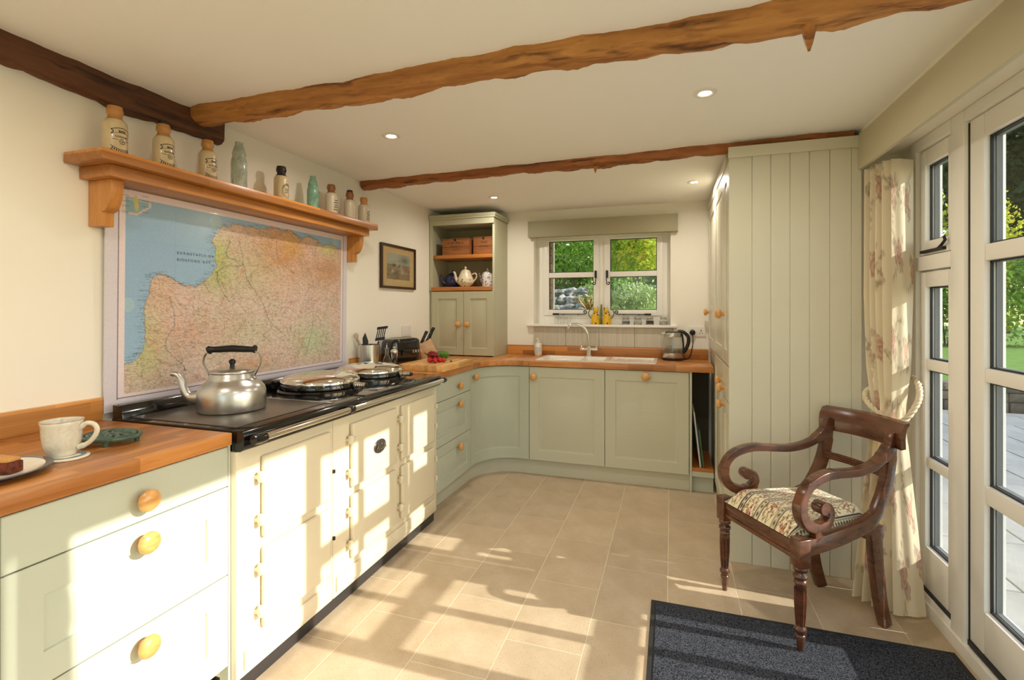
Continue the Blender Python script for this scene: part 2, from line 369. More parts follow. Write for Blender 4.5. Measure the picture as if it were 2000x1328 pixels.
# --- sill, tiles, window -------------------------------------------------
struct(MB().box(-1.245, .045, YB-.045, YB+.16, 1.163, 1.184).build('trim_1', WHITE, bevel=.006), 'white painted sill board below the sink window')
win = sempty('window_1', ((WX0+WX1)/2, 4.44, WZ0), 'white casement window above the sink')
def fr_rect(m, x0, x1, z0, z1, w, y0, y1, wt=None, wb=None):
    wt = wt or w; wb = wb or w
    m.box(x0, x0+w, y0, y1, z0, z1).box(x1-w, x1, y0, y1, z0, z1).box(x0+w, x1-w, y0, y1, z1-wt, z1).box(x0+w, x1-w, y0, y1, z0, z0+wb)
m = MB(); fr_rect(m, WX0-.006, WX1+.006, WZ0-.006, WZ1+.006, .080, 4.412, 4.48, .043, .093); m.box(-.618, -.562, 4.412, 4.48, WZ0+.075, WZ1-.03)
m.build('outer_frame', UPVC, win, bevel=.004)
for x0, x1, gx0, gx1, hs in ((-1.118, -.614, -1.07, -.662, 1), (-.566, -.072, -.514, -.118, -1)):
    m = MB(); z0, z1 = 1.262, 1.952
    m.box(x0, gx0, 4.40, 4.455, z0, z1).box(gx1, x1, 4.40, 4.455, z0, z1).box(gx0, gx1, 4.40, 4.455, 1.936, z1).box(gx0, gx1, 4.40, 4.455, z0, 1.312).box(gx0, gx1, 4.405, 4.45, 1.604, 1.65)
    cs = m.build('casement', UPVC, win, bevel=.004)
    m = MB()
    for a, b in ((1.312, 1.604), (1.65, 1.936)): m.box(gx0, gx1, 4.425, 4.431, a, b)
    for a, b in ((1.312, 1.604), (1.65, 1.936)): MB().box(gx0, gx1, 4.425, 4.431, a, b).build('glass_pane', PANE, cs, smooth=False)
    m = MB()
    for a, b in ((1.312, 1.604), (1.65, 1.936)):
        for q in ((gx0, gx0+.006, a, b), (gx1-.006, gx1, a, b), (gx0, gx1, a, a+.005), (gx0, gx1, b-.005, b)): m.box(q[0], q[1], 4.42, 4.437, q[2], q[3])
    m.build('gasket', GASKET, cs, smooth=False)
    # monkey-tail catch
    hx = -.64 if hs > 0 else -.54
    m = MB(); m.box(hx-.009, hx+.009, 4.385, 4.40, 1.595, 1.66)
    sp = [(hx, 4.385, 1.62), (hx+.004*hs, 4.375, 1.58), (hx, 4.372, 1.555)]
    for k in range(12):
        an = -.3-k*.5; r = .016*(1-k/16); sp.append((hx-.014*hs+hs*r*cos(an)*1.0, 4.372, 1.548+r*sin(an)))
    m.tube(sp, .0045, 6); m.build('monkey_tail_catch', IRON, cs)
    # casement stay along the bottom rail
    xa, xb = (-1.03, -.735) if hs > 0 else (-.165, -.455)
    m = MB(); zz = 1.272
    m.box(min(xa, xa+.055*hs), max(xa, xa+.055*hs), 4.382, 4.40, zz-.008, zz+.008)
    st = [(xa+.05*hs, 4.385, zz), (xb-.02*hs, 4.383, zz), (xb, 4.382, zz+.002)]
    for k in range(14):
        an = -pi/2+k*.5; r = .018*(1-k/19); st.append((xb+hs*r*cos(an), 4.382, zz+.02+r*sin(an)))
    m.tube(st, .0045, 6); m.tube([(xa+.1*hs, 4.40, zz-.002), (xa+.1*hs, 4.378, zz-.002)], .006, 6); m.tube([(xb-.06*hs, 4.40, zz-.002), (xb-.06*hs, 4.378, zz-.002)], .006, 6)
    m.build('casement_stay', IRON, cs)
# tiled splash-back below the sill
SPLT = M('beige_striped_tile', rgb(206,196,178), .3, noise=((60,1,1.2), rgb(190,178,158), .35, .65), bump=((60,1,1), .1))
spl = thing('tile_splashback', 'row of beige striped tiles under the window sill', 'splashback', (-.587, YB-.006, .99))
for a, b in ((-1.185, -.892), (-.889, -.598), (-.595, -.296), (-.293, .011)):
    MB().box(a, b, YB-.009, YB-.0005, .993, 1.161).build('tile', SPLT, spl, bevel=.0015, seg=1)
# pelmet board above the window
tag(MB().box(-1.222, .052, YB-.068, YB-.001, 1.958, 2.102).build('window_pelmet', PELM, bevel=.003), 'olive painted box pelmet above the sink window', 'pelmet')
# --- garden doors ------------------------------------------------------------
def glazed(parent, y0, y1, zs, stile, top, bot, x0=XG-.005, x1=XG+.06, mid=None, zt=2.05, zb=.045, yoff=0):
    """leaf between y0<y1; zs = list of (z0,z1) panes"""
    g0, g1 = y0+stile, y1-stile
    m = MB(); m.box(x0, x1, y0, g0, zb, zt).box(x0, x1, g1, y1, zb, zt).box(x0, x1, g0, g1, zs[-1][1], zt).box(x0, x1, g0, g1, zb, zs[0][0])
    for a, b in zip(zs[:-1], zs[1:]): m.box(x0+.004, x1-.004, g0, g1, a[1], b[0])
    if mid: m.box(x0+.004, x1-.004, mid-.02, mid+.02, zs[0][0], zs[-1][1])
    leaf = m.build('leaf_frame', UPVC, parent, bevel=.005)
    cols_ = [(g0, mid-.02), (mid+.02, g1)] if mid else [(g0, g1)]
    g = MB(); s = MB()
    for a, b in zs:
        for c, d in cols_:
            MB().box(x0+.026, x0+.034, c, d, a, b).build('glass_pane', PANE, leaf, smooth=False)
            for q in ((c, c+.006, a, b), (d-.006, d, a, b), (c, d, a, a+.006), (c, d, b-.006, b)):
                g.box(x0+.018, x0+.026, *q); s.box(x0+.034, x0+.052, *q)
    g.build('gasket', GASKET, leaf, smooth=False); s.build('spacer_bar', SPACER, leaf, smooth=False)
    return leaf
XF, XB = XG-.02, XG+.07
fr = sempty('window_2', (XG, 2.57, 0), 'narrow white side window beside the garden door')
m = MB(); m.box(XF, XB, 2.70, 2.755, .0, 2.085).box(XF, XB, 2.312, 2.407, .05, 2.085).box(XF, XB, 2.407, 2.70, 2.035, 2.085).box(XF, XB, 2.407, 2.70, 0, .075).box(XF, XB, 2.407, 2.70, 1.495, 1.558)
m.build('outer_frame', UPVC, fr, bevel=.006)
glazed(fr, 2.411, 2.697, [(1.625, 1.962)], .048, .06, .06, zt=2.03, zb=1.563)
glazed(fr, 2.411, 2.697, [(.272, .625), (.668, 1.055), (1.103, 1.422)], .048, .06, .18, zt=1.49, zb=.08)
MB().box(XG-.012, XG-.004, 2.412, 2.696, .0755, .092).build('bottom_gasket', GASKET, fr, smooth=False)
m = MB(); m.box(XG-.020, XG-.0055, 2.47, 2.66, 1.571, 1.583).tube([(XG-.012, 2.53, 1.577), (XG-.02, 2.47, 1.592), (XG-.02, 2.445, 1.607), (XG-.02, 2.455, 1.622)], .006, 6)
m.build('window_stay', IRON, fr)
ZS = [(.23, .622), (.687, 1.061), (1.111, 1.500), (1.560, 1.952)]
dr = sempty('door_1', (XG, 1.94, 0), 'white garden door with eight small panes')
glazed(dr, 1.605, 2.304, ZS, .088, .08, .15, mid=1.972, zt=2.035, zb=.075)
MB().box(XG-.012, XG+.05, 1.605, 2.304, .056, .074).build('bottom_gasket', GASKET, dr, smooth=False)
MB().box(XG-.006, XG+.04, 2.305, 2.3115, .06, 2.03).build('edge_gasket', GASKET, dr, smooth=False)
m = MB(); m.box(XF, XB+.02, -.9, 2.31, 2.038, 2.085).box(XF-.008, XB+.05, -.9, 2.755, -.02, .05).box(XF, XB, .72, .822, .05, 2.038).box(XF, XB, -.9, -.8, .05, 2.038)
struct(m.build('trim_2', UPVC, bevel=.005), 'white frame and threshold of the garden doors')
# second leaf stands open outwards; its far neighbour is shut
d2 = sempty('door_2', (XG, .83, 0), 'second garden door standing open')
lf = glazed(d2, .826, 1.60, ZS, .083, .08, .15, mid=1.21, zt=2.035, zb=.075)
lf.rotation_euler = (0, 0, -radians(89)); lf.location = (.08, 0, 0)
d3 = sempty('door_3', (XG, 0, 0), 'third garden door, shut')
glazed(d3, -.795, .715, ZS, .083, .08, .15, mid=0, zt=2.035, zb=.075)
tag(MB().box(.866, XR-.0005, -1.2, 2.80, 2.0, 2.172).build('door_pelmet', PELM2, bevel=.003), 'long sage painted pelmet board above the garden doors', 'pelmet')
# --- beams ---------------------------------------------------------------
def beam(name, label, mat, p0, p1, a, b, n=60, seed=1, flat=.6, zt=ZC+.01):
    rs = np.random.RandomState(seed); ph = rs.rand(8)*6
    dx, dy = p1[0]-p0[0], p1[1]-p0[1]; L = math.hypot(dx, dy); ux, uy = dx/L, dy/L; px, py = -uy, ux; K = 16
    def wob(t, k): return sin(t*5.1+ph[k])*.5+sin(t*11.3+ph[k+1])*.3+sin(t*23+ph[k+2])*.2
    def f(u, v):
        t = v*L; an = pi*u; c = wob(t, 0)*.012; A = a*(1+.16*wob(t, 2)); Bz = b*(1+.16*wob(t*.8, 4))
        cx = cos(an); cz = sin(an)
        ex = math.copysign(abs(cx)**flat, cx); ez = abs(cz)**flat
        rough = .004*sin(t*31+u*9+ph[3])+.003*sin(t*57+u*17)
        q = ex*(A+rough)+c; z = zt-ez*(Bz+rough)
        return (p0[0]+ux*t+px*q, p0[1]+uy*t+py*q, z)
    m = MB(); m.grid(K, n, f); nv = n*K
    m.f += [tuple(range(K)), tuple(range((n-1)*K, n*K))]
    return tag(m.build(name, mat, angle=60), label, 'beam')
def peg(b, x, y, z, h, r):
    MB().lathe([(r*1.1, 0), (r, -.3*h), (r*.55, -.75*h), (r*.2, -h)], (x, y, z), seg=7).build('wooden_peg', BEAM, b)
b1 = beam('ceiling_beam', 'thick gnarled oak beam crossing the ceiling nearest the viewer', BEAM, (-1.995, 1.66), (.90, 1.605), .052, .074, 90, 3)
peg(b1, .375, 1.60, 2.145, .08, .018)
b2 = beam('ceiling_beam', 'thin dark oak beam meeting the top of the tall cupboard', BEAM2, (XL+.01, 2.955), (.86, 2.86), .045, .054, 90, 8)
peg(b2, -.42, 2.87, 2.15, .035, .01)
b3 = beam('wall_beam', 'dark brown timber running along the left wall above the bottles', BEAMY, (-2.045, -1.2), (-2.045, 1.79), .042, .110, 70, 5, .35)
# --- recessed downlights ---------------------------------------------------
LENS = emit('lit_lamp', (1,.93,.8,1), 14); RING = M('white_metal_ring', rgb(236,230,216), .35)
DL = [(-1.355, 2.19, 'round recessed spotlight above the range cooker'), (.131, 2.145, 'round recessed spotlight between the beams, nearest the garden doors'),
      (-1.335, 3.66, 'small recessed spotlight in front of the corner cabinet'), (.152, 3.64, 'small recessed spotlight beside the tall cupboard')]
for x, y, l in DL+[(-1.35, .45, 'added fill spotlight above the mug worktop, just behind the viewer'), (.13, .45, 'added fill spotlight by the open garden door, just behind the viewer'), (-1.35, -1.2, 'added fill spotlight far behind the viewer on the cooker side'), (.13, -1.2, 'added fill spotlight far behind the viewer on the garden side')]:  # spotlights behind the viewer are unseen, added as fill light
    t = thing('recessed_spotlight', l, 'spotlight', (x, y, ZC-.006), 'recessed ceiling spotlights')
    MB().lathe([(.0225, -.001), (.025, -.004), (.034, -.0065), (.043, -.005), (.047, -.0005), (.047, .004), (.0225, .004)], (x, y, ZC), seg=32).build('trim_ring', RING, t)
    MB().lathe([(0, -.0035), (.022, -.003), (.022, 0)], (x, y, ZC), seg=24).build('lamp_lens', LENS, t)
    ld = bpy.data.lights.new('downlight', 'AREA'); ld.shape = 'DISK'; ld.size = .045; ld.energy = DOWNLIGHT_W; ld.color = (1, .93, .84); ld.spread = radians(170)
    lo = bpy.data.objects.new('downlight', ld); COL.objects.link(lo); lo.parent = t; lo.location = (0, 0, -.004)
# ================================================================ fitted units
PROF = [(0, -.0015), (.002, 0), (.078, 0), (.080, -.006), (.088, -.008), (.094, -.008), (.122, -.001), (.4, -.001)]
PROFS = [(0, -.0015), (.002, 0), (.062, 0), (.064, -.006), (.070, -.008), (.076, -.008), (.098, -.001), (.4, -.001)]
PLAIN = [(0, -.0015), (.002, 0), (.4, 0)]
def mpX(x): return lambda a, b, d: (x+d, a, b)          # front faces +x, a along y
def mpY(y): return lambda a, b, d: (a, y-d, b)          # front faces -y, a along x
def mpXn(x): return lambda a, b, d: (x-d, a, b)         # front faces -x
KN = [(.008, 0), (.0085, .006), (.011, .012), (.018, .017), (.0215, .023), (.0215, .027), (.018, .032), (.009, .035), (0, .0358)]
def knob(parent, p, ax, s=1.0):
    MB().lathe([(r*s*1.26, h*s*1.18) for r, h in KN], p, ax=ax, seg=24).build('knob', KNOBW, parent)
# --- left drawer unit (face x=-1.42) ----------------------------------------
FX = -1.438
t = thing('drawer_unit', 'sage green three-drawer unit under the worktop with the mug', 'drawers', (-1.73, .985, 0))
m = MB(); m.box(XL+.01, FX-.001, .685, 1.284, .12, .868); m.box(FX-.02, FX+.018, 1.281, 1.290, .0, .868); m.build('carcass', SAGE, t, bevel=.001, seg=1)
MB().box(XL+.02, -1.50, .686, 1.278, 0, .12).build('plinth', SAGE, t, smooth=False)
for z0, z1, pr in ((.7305, .862, PLAIN), (.4335, .7265, PROF), (.125, .4295, PROF)):
    d = MB().panel(mpX(FX), .690, 1.2785, z0, z1, .02, pr).build('drawer', SAGE, t, angle=20)
    knob(d, (FX+.02, .994, {.7305: .792, .4335: .674, .125: .384}[z0]), (1, 0, 0), 1.12)
t = thing('base_unit', 'sage green base unit at the left end of the worktop', 'cupboard', (-1.73, .35, 0))
MB().box(XL+.01, FX-.001, .02, .683, .12, .868).build('carcass', SAGE, t, bevel=.001, seg=1)
MB().box(XL+.02, -1.50, .02, .683, 0, .12).build('plinth', SAGE, t, smooth=False)
for a, b, ky in ((.022, .350, .31), (.354, .682, .39)):
    d = MB().panel(mpX(FX), a, b, .125, .862, .02, PROF).build('door', SAGE, t, angle=20); knob(d, (FX+.02, ky, .80), (1, 0, 0))
tag(MB().box(XL+.001, -1.405, .0, 1.283, .8685, .910).build('worktop', OAKY, bevel=.004), 'oak block worktop left of the range cooker, holding mug and plate', 'worktop')
tag(MB().box(XL+.001, XL+.02, .0, 1.283, .9105, .993).build('worktop_upstand', OAKYZ, bevel=.0015), 'oak upstand against the wall behind the mug', 'upstand')
# --- middle drawers and curved corner ----------------------------------------
FM = -1.462
t = thing('drawer_unit', 'sage green three-drawer unit between the range cooker and curved corner door', 'drawers', (-1.75, 3.11, 0))
MB().box(XL+.01, FM-.001, 2.79, 3.437, .12, .868).build('carcass', SAGE, t, bevel=.001, seg=1)
for z0, z1, pr, kz in ((.712, .862, PLAIN, .777), (.4165, .708, PROFS, .647), (.125, .4125, PROFS, .345)):
    d = MB().panel(mpX(FM), 2.793, 3.436, z0, z1, .02, pr).build('drawer', SAGE, t, angle=20); knob(d, (FM+.02, 3.205, kz), (1, 0, 0))
R = .28; CX, CY = FM+.02+R+.0, 3.48
YF = 3.76
def arc_mp(off):
    """a = arc length along the concave corner door, from the drawers to the sink doors"""
    cx, cy, L0 = -1.442+R, YF-R, YF-R-3.44
    def mp(a, b, d):
        d = d-off
        if a < L0: return (-1.442+d-.02, 3.44+a, b)
        s = a-L0
        if s < R*pi/2:
            an = s/R; r = R-d+.02
            return (cx-r*cos(an), cy+r*sin(an), b)
        return (cx+(s-R*pi/2), YF-d+.02, b)
    return mp, L0+R*pi/2+(-1.0745-cx)
mp, LT = arc_mp(0)
t = thing('corner_unit', 'curved sage green corner cupboard between drawers and sink', 'cupboard', (-1.45, 3.75, 0))
d = MB().panel(mp, .002, LT-.002, .125, .862, .02, PROF, 28).build('door', SAGE, t, angle=20)
knob(d, (-1.439, 3.485, .80), (1, -.1, 0))
body = [(FM-.06, 3.44)]+[mp(a, 0, -.03)[:2] for a in np.linspace(0, LT, 24)]+[(-1.076, 4.28), (XL+.01, 4.28), (XL+.01, 3.44)]
MB().prism(body[1:], .12, .868).build('carcass', SAGE, t, smooth=False)
# one continuous plinth that bends with the corner
pm, LP = arc_mp(.045)
pp = [(-1.507, 2.79)]+[pm(a, 0, .02)[:2] for a in np.linspace(0, LT, 24)]+[(.13, 3.805)]
m = MB(); n = len(pp); vs = [(x, y, z) for x, y in pp for z in (0, .121)]
back = []
for i, (x, y) in enumerate(pp):
    q = pp[min(i+1, n-1)]; o = pp[max(i-1, 0)]; dx, dy = q[0]-o[0], q[1]-o[1]; L = math.hypot(dx, dy)
    back += [(x-dy/L*.016, y+dx/L*.016, z) for z in (0, .121)]
vs += back; fs = []
for i in range(n-1):
    a = i*2; b = n*2+i*2
    fs += [(a, a+2, a+3, a+1), (b, b+1, b+3, b+2), (a+1, a+3, b+3, b+1), (a, b, b+2, a+2)]
fs += [(0, 1, n*2+1, n*2), (n*2-2, n*4-2, n*4-1, n*2-1)]
m.add(vs, fs); tag(m.build('plinth', SAGEX, angle=50), 'sage green plinth bending round under drawers, corner and sink doors', 'plinth')
# --- sink unit and dishwasher door --------------------------------------------
t = thing('sink_unit', 'sage green cupboard with one panelled door below the sink bowl', 'cupboard', (-.776, 4.03, .12))
MB().box(-1.073, -.480, YF+.021, 4.28, .122, .70).build('carcass', SAGE, t, smooth=False)
d = MB().panel(mpY(YF+.02), -1.0725, -.4815, .125, .862, .02, PROF).build('door', SAGEX, t, angle=20); knob(d, (-1.035, YF, .783), (0, -1, 0))
t = thing('dishwasher', 'built-in dishwasher behind a sage green panelled door with a central knob', 'dishwasher', (-.178, 4.03, .12))
MB().box(-.478, .120, YF+.021, 4.28, .122, .866).build('carcass', SAGE, t, smooth=False)
d = MB().panel(mpY(YF+.02), -.4775, .1215, .125, .862, .02, PROF).build('door', SAGEX, t, angle=20); knob(d, (-.178, YF, .822), (0, -1, 0), 1.1)
t = thing('tray_niche', 'narrow open slot for trays between dishwasher and tall cupboard', 'cupboard', (.22, 4.0, 0))
MB().box(.1255, .142, YF+.002, 4.28, 0, .866).build('side_panel', SAGE, t, bevel=.001, seg=1)
MB().box(.1425, .288, YF+.012, 4.26, .152, .176).build('base_shelf', SHELFOAKX, t, bevel=.001, seg=1)
MB().box(.1425, .288, YF+.004, YF+.022, .118, .1515).build('lower_rail', SAGE, t, smooth=False)
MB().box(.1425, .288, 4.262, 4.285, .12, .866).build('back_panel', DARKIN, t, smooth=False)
MB().box(.1425, .288, YF+.05, YF+.066, 0, .117).build('kick_board', SAGE, t, smooth=False)
def book(label, x0, th, y0, dep, h, lean, mat, nm='folder'):
    def xf(p): return (x0+p[0]*cos(lean)-p[2]*sin(lean), y0+p[1], .1765+p[0]*sin(lean)*0+max(p[2]*cos(lean), 0))
    b = MB(xf); b.box(0, th, 0, dep, 0, h)
    return tag(b.build(nm, mat, bevel=.001, seg=1), label, 'book', 'thin items in the tray slot')
book('white tray leaning in the slot beside the dishwasher', .196, .011, 3.80, .32, .40, .112, M('tray_white', rgb(226,218,200), .5), 'serving_tray')
book('slim dark blue book leaning between the white tray and green book', .208, .008, 3.79, .26, .31, .112, M('book_blue', rgb(54,66,84), .6), 'book')
book('slim green book leaning at the right in the tray slot', .218, .008, 3.785, .26, .27, .112, M('book_green', rgb(74,120,64), .6), 'book')
# --- L-shaped worktop with a sink cut-out ---------------------------------------
wt, LTT = arc_mp(0)
wm, _ = arc_mp(-.022)
front = [(-1.42, 2.785)]+[wm(a, 0, .02)[:2] for a in np.linspace(.0, LT, 24)]+[(.287, YF-.022)]
SX0, SX1, SY0, SY1 = -1.045, -.105, 3.80, 4.225        # sink outline
m = MB()
m.prism(front[:-1]+[(-1.0745, YB-.0005), (XL+.0005, YB-.0005), (XL+.0005, 2.785)], .8685, .910)
OAKL = wood('oak_blocks_corner', rgb(180,112,52), rgb(214,150,84), (30,6,30), .32, .2, .05, ('y', .34, .042))
def to_xy(pl): return pl
wk = thing('worktop', 'L-shaped oak block worktop with the sink and chopping board', 'worktop', (-1.2, 3.9, .8685))
m.build('left_run', OAKL, wk, bevel=.003)
m = MB(); e = .0006
m.box(-1.0745+e, SX0+.02, YF-.022, YB-.0005, .8685, .910).box(SX1-.02, .287, YF-.022, YB-.0005, .8685, .910).box(SX0+.02, SX1-.02, YF-.022, SY0+.015, .8685, .910).box(SX0+.02, SX1-.02, SY1-.015, YB-.0005, .8685, .910)
m.build('back_run', OAKX, wk, bevel=.002)
tag(MB().box(-1.43, .287, YB-.022, YB-.0095, .9105, .992).build('worktop_upstand', OAKXZ, bevel=.0015), 'long oak upstand along the back wall behind the tap', 'upstand')
tag(MB().box(XL+.001, XL+.02, 2.785, 3.948, .9105, .992).build('worktop_upstand', OAKYZ, bevel=.0015), 'oak upstand on the left wall behind utensil pot and toaster', 'upstand')
# --- ceramic sink ---------------------------------------------------------------
CER = M('white_ceramic', rgb(236,228,212), .22, coat=.3)
sk = thing('sink', 'white ceramic one-and-a-half bowl sink with drainer', 'sink', ((SX0+SX1)/2, 4.01, .905))
def sinkz(x, y):
    z = .9165
    ed = min(x-SX0, SX1-x, y-SY0, SY1-y)
    if ed < .012: return z-.004*(1-ed/.012)
    for (bx0, bx1, by0, by1, dp) in ((-1.00, -.70, 3.85, 4.13, .17), (-.665, -.515, 3.87, 4.13, .11)):
        e_ = min(x-bx0, bx1-x, y-by0, by1-y)
        if e_ > 0: return z-.012-dp*min(1, e_/.03)
        if e_ > -.012: return z-.012*(1+e_/.012)
    if x > -.47 and ed > .03: return z-.007-.003*(.5+.5*sin((x+y*0)*2*pi/.03))-(.47+x)*.004
    return z
xs = sorted(set(np.round(np.concatenate([np.linspace(SX0, SX1, 150)]), 4))); ys_ = np.linspace(SY0, SY1, 60)
m = MB(); vs = [(x, y, sinkz(x, y)) for y in ys_ for x in xs]; nx = len(xs)
fs = [(j*nx+i, j*nx+i+1, (j+1)*nx+i+1, (j+1)*nx+i) for j in range(len(ys_)-1) for i in range(nx-1)]
m.add(vs, fs); m.build('bowls_and_drainer', CER, sk, angle=50)
m = MB(); m.box(SX0, SX1, SY0, SY0+.004, .9102, .9145).box(SX0, SX1, SY1-.004, SY1, .9102, .9145).box(SX0, SX0+.004, SY0, SY1, .9102, .9145).box(SX1-.004, SX1, SY0, SY1, .9102, .9145); m.build('rim', CER, sk, smooth=False)
for x in (-.85, -.59): MB().lathe([(0, .004), (.03, .004), (.035, 0)], (x, 3.99, .735 if x < -.7 else .796), seg=20).build('plug_hole', CHROME, sk)
tp = thing('mixer_tap', 'chrome swan-neck mixer tap with two levers behind the sink', 'tap', (-.665, 4.20, .9165))
tx, ty = -.667, 4.185
m = MB(); m.lathe([(.027, 0), (.027, .008), (.02, .012), (.018, .06), (.022, .068), (.022, .085), (.015, .09)], (tx, ty, .9165), seg=20).build('tap_body', CHROME, tp)
MB().tube([(tx-.075, ty, .98), (tx-.06, ty, .98), (tx+.06, ty, .98), (tx+.075, ty, .98)], [.012, .014, .014, .012], 14).build('cross_bar', CHROME, tp)
for s in (-1, 1): MB().tube([(tx+s*.062, ty, .985), (tx+s*.064, ty, 1.0), (tx+s*.066, ty-.005, 1.03)], [.009, .007, .004], 10).build('lever', CHROME, tp)
MB().tube(bez([(tx, ty, .99), (tx, ty, 1.06), (tx-.012, ty-.004, 1.12), (tx-.05, ty-.012, 1.17), (tx-.10, ty-.02, 1.19), (tx-.145, ty-.03, 1.185), (tx-.168, ty-.034, 1.165), (tx-.172, ty-.034, 1.152)], 6), .0115, 14).build('spout', CHROME, tp)
# --- tall cupboard ---------------------------------------------------------------
tc = thing('tall_cupboard', 'tall sage green boarded cupboard reaching the ceiling', 'cupboard', (.58, 3.5, 0))
MB().box(.308, .884, 2.822, 4.285, .0, 2.10).build('carcass', TALLP, tc, smooth=False)
bx = [.288, .398, .485, .5725, .6595, .748, .840, .884]
for a, b in zip(bx[:-1], bx[1:]):
    MB().box(a+(.0004 if a > .29 else 0), b-.0004, 2.803, 2.8215, .0, 2.12).build('board', TALLP, tc, bevel=.0016, seg=1)
m = MB(); m.box(.284, .884, 2.788, 2.803, 2.112, 2.168).box(.284, .300, 2.803, 2.812, 2.112, 2.168); m.build('cornice', TALLP, tc, bevel=.002)
MB().box(.284, .300, 2.925, 4.285, 2.112, 2.168).build('cornice', TALLP, tc, bevel=.002)
FD = .308
for y0, y1, z0, z1, ky, kz in ((2.83, 3.10, 1.02, 2.105, 3.055, 1.295), (3.105, 3.69, 1.02, 2.105, 3.16, 1.295), (3.695, 4.28, 1.02, 2.105, 4.22, 1.295), (2.83, 3.10, .825, 1.012, 3.05, .872), (2.83, 3.10, .125, .818, 3.05, .78), (3.105, 3.69, .125, 1.012, 3.16, .90)):
    d = MB().panel(mpXn(FD), y0, y1, z0, z1, .02, PROF if z1-z0 > .3 else PLAIN).build('door', TALLP, tc, angle=20)
    knob(d, (FD-.02, ky, kz), (-1, 0, 0))
# --- corner wall cabinet -----------------------------------------------------------
cc = thing('corner_cabinet', 'sage green dresser cabinet on the worktop corner with two oak shelves', 'cabinet', (-1.74, 4.12, .91))
CXa, CXb, CYf = XL+.004, -1.436, 3.95
SG2 = M('cabinet_sage', rgb(190,186,156), .45)
SGI = M('cabinet_sage_inside', rgb(176,166,130), .6)
MB().box(CXb-.02, CXb, CYf, YB-.001, .9105, 2.10).build('side_panel', SG2, cc, bevel=.001, seg=1)
MB().box(CXa, CXa+.018, CYf, YB-.001, .9105, 2.10).build('side_panel', SG2, cc, bevel=.001, seg=1)
MB().box(CXa+.018, CXb-.02, YB-.014, YB-.001, .9105, 2.10).build('back_panel', SGI, cc, smooth=False)
for k in range(6): MB().box(CXa+.02+k*.0945, CXa+.02+k*.0945+.0925, YB-.017, YB-.0142, 1.50, 2.05).build('back_board', SGI, cc, smooth=False)
MB().box(CXa+.018, CXb-.02, CYf+.002, YB-.014, 2.06, 2.10).build('top_panel', SG2, cc, smooth=False)
MB().box(CXa+.0, CXb, CYf-.018, CYf-.0005, 2.055, 2.105).build('head_rail', SG2, cc, bevel=.002)
MB().box(CXa, CXa+.03, CYf-.018, CYf-.0005, 1.478, 2.055).build('face_stile', SG2, cc, bevel=.002)
m = MB(); m.box(CXa, CXb+.012, CYf-.03, YB-.001, 2.105, 2.122); m.box(CXa, CXb+.018, CYf-.036, YB-.001, 2.122, 2.145); m.build('cornice', SG2, cc, bevel=.003)
MB().box(CXa+.018, CXb-.0205, CYf-.022, YB-.018, 1.478, 1.512).build('oak_shelf', SHELFOAKX, cc, bevel=.002)
MB().box(CXa+.018, CXb-.0205, CYf+.012, YB-.018, 1.765, 1.795).build('oak_shelf', SHELFOAKX, cc, bevel=.002)
for a, b, kx in ((CXa+.022, -1.7185, -1.763), (-1.7155, CXb-.003, -1.678)):
    d = MB().panel(mpY(CYf-.0005), a, b, .918, 1.472, .018, PROFS).build('door', SG2, cc, angle=20); knob(d, (kx, CYf-.0185, 1.187), (0, -1, 0), .95)
# --- mantel shelf ------------------------------------------------------------------
ms = thing('mantel_shelf', 'long oak mantel shelf on two brackets above the map', 'shelf', (-1.95, 2.0, 1.63))
MB().box(XL+.001, -1.85, 1.165, 2.83, 1.842, 1.882).build('shelf_board', SHELFOAK, ms, bevel=.006)
MB().box(XL+.001, -1.888, 1.215, 2.785, 1.798, 1.8415).build('bed_mould', SHELFOAK, ms, bevel=.003)
prof = [(XL+.001, 1.7975), (-1.928, 1.7975), (-1.928, 1.782)]+[(-1.928-.050*(1-cos(k/8*pi/2))-.0, 1.782-.10*sin(k/8*pi/2)) for k in range(1, 9)]+[(-1.981, 1.63), (XL+.001, 1.63)]
for a in (1.245, 2.735):
    MB().prism(prof, a, a+.044, 'xz').build('bracket', BRACKETOAK, ms, bevel=.002)
# ================================================================ range cooker
AY0, AY1, AX = 1.292, 2.781, -1.397
ag = thing('range_cooker', 'cream enamel range cooker with six doors and black top', 'cooker', (-1.7, 2.04, 0))
MB().box(-2.0, AX, AY0, 1.7900, .062, .8415).build('left_module', CREAM, ag, bevel=.006)
MB().box(-2.0, AX, 1.7907, AY1, .062, .8415).build('right_module', CREAM, ag, bevel=.006)
MB().box(-2.0, AX-.016, AY0+.01, AY1-.004, 0, .0615).build('plinth', BLACKP, ag, bevel=.003)
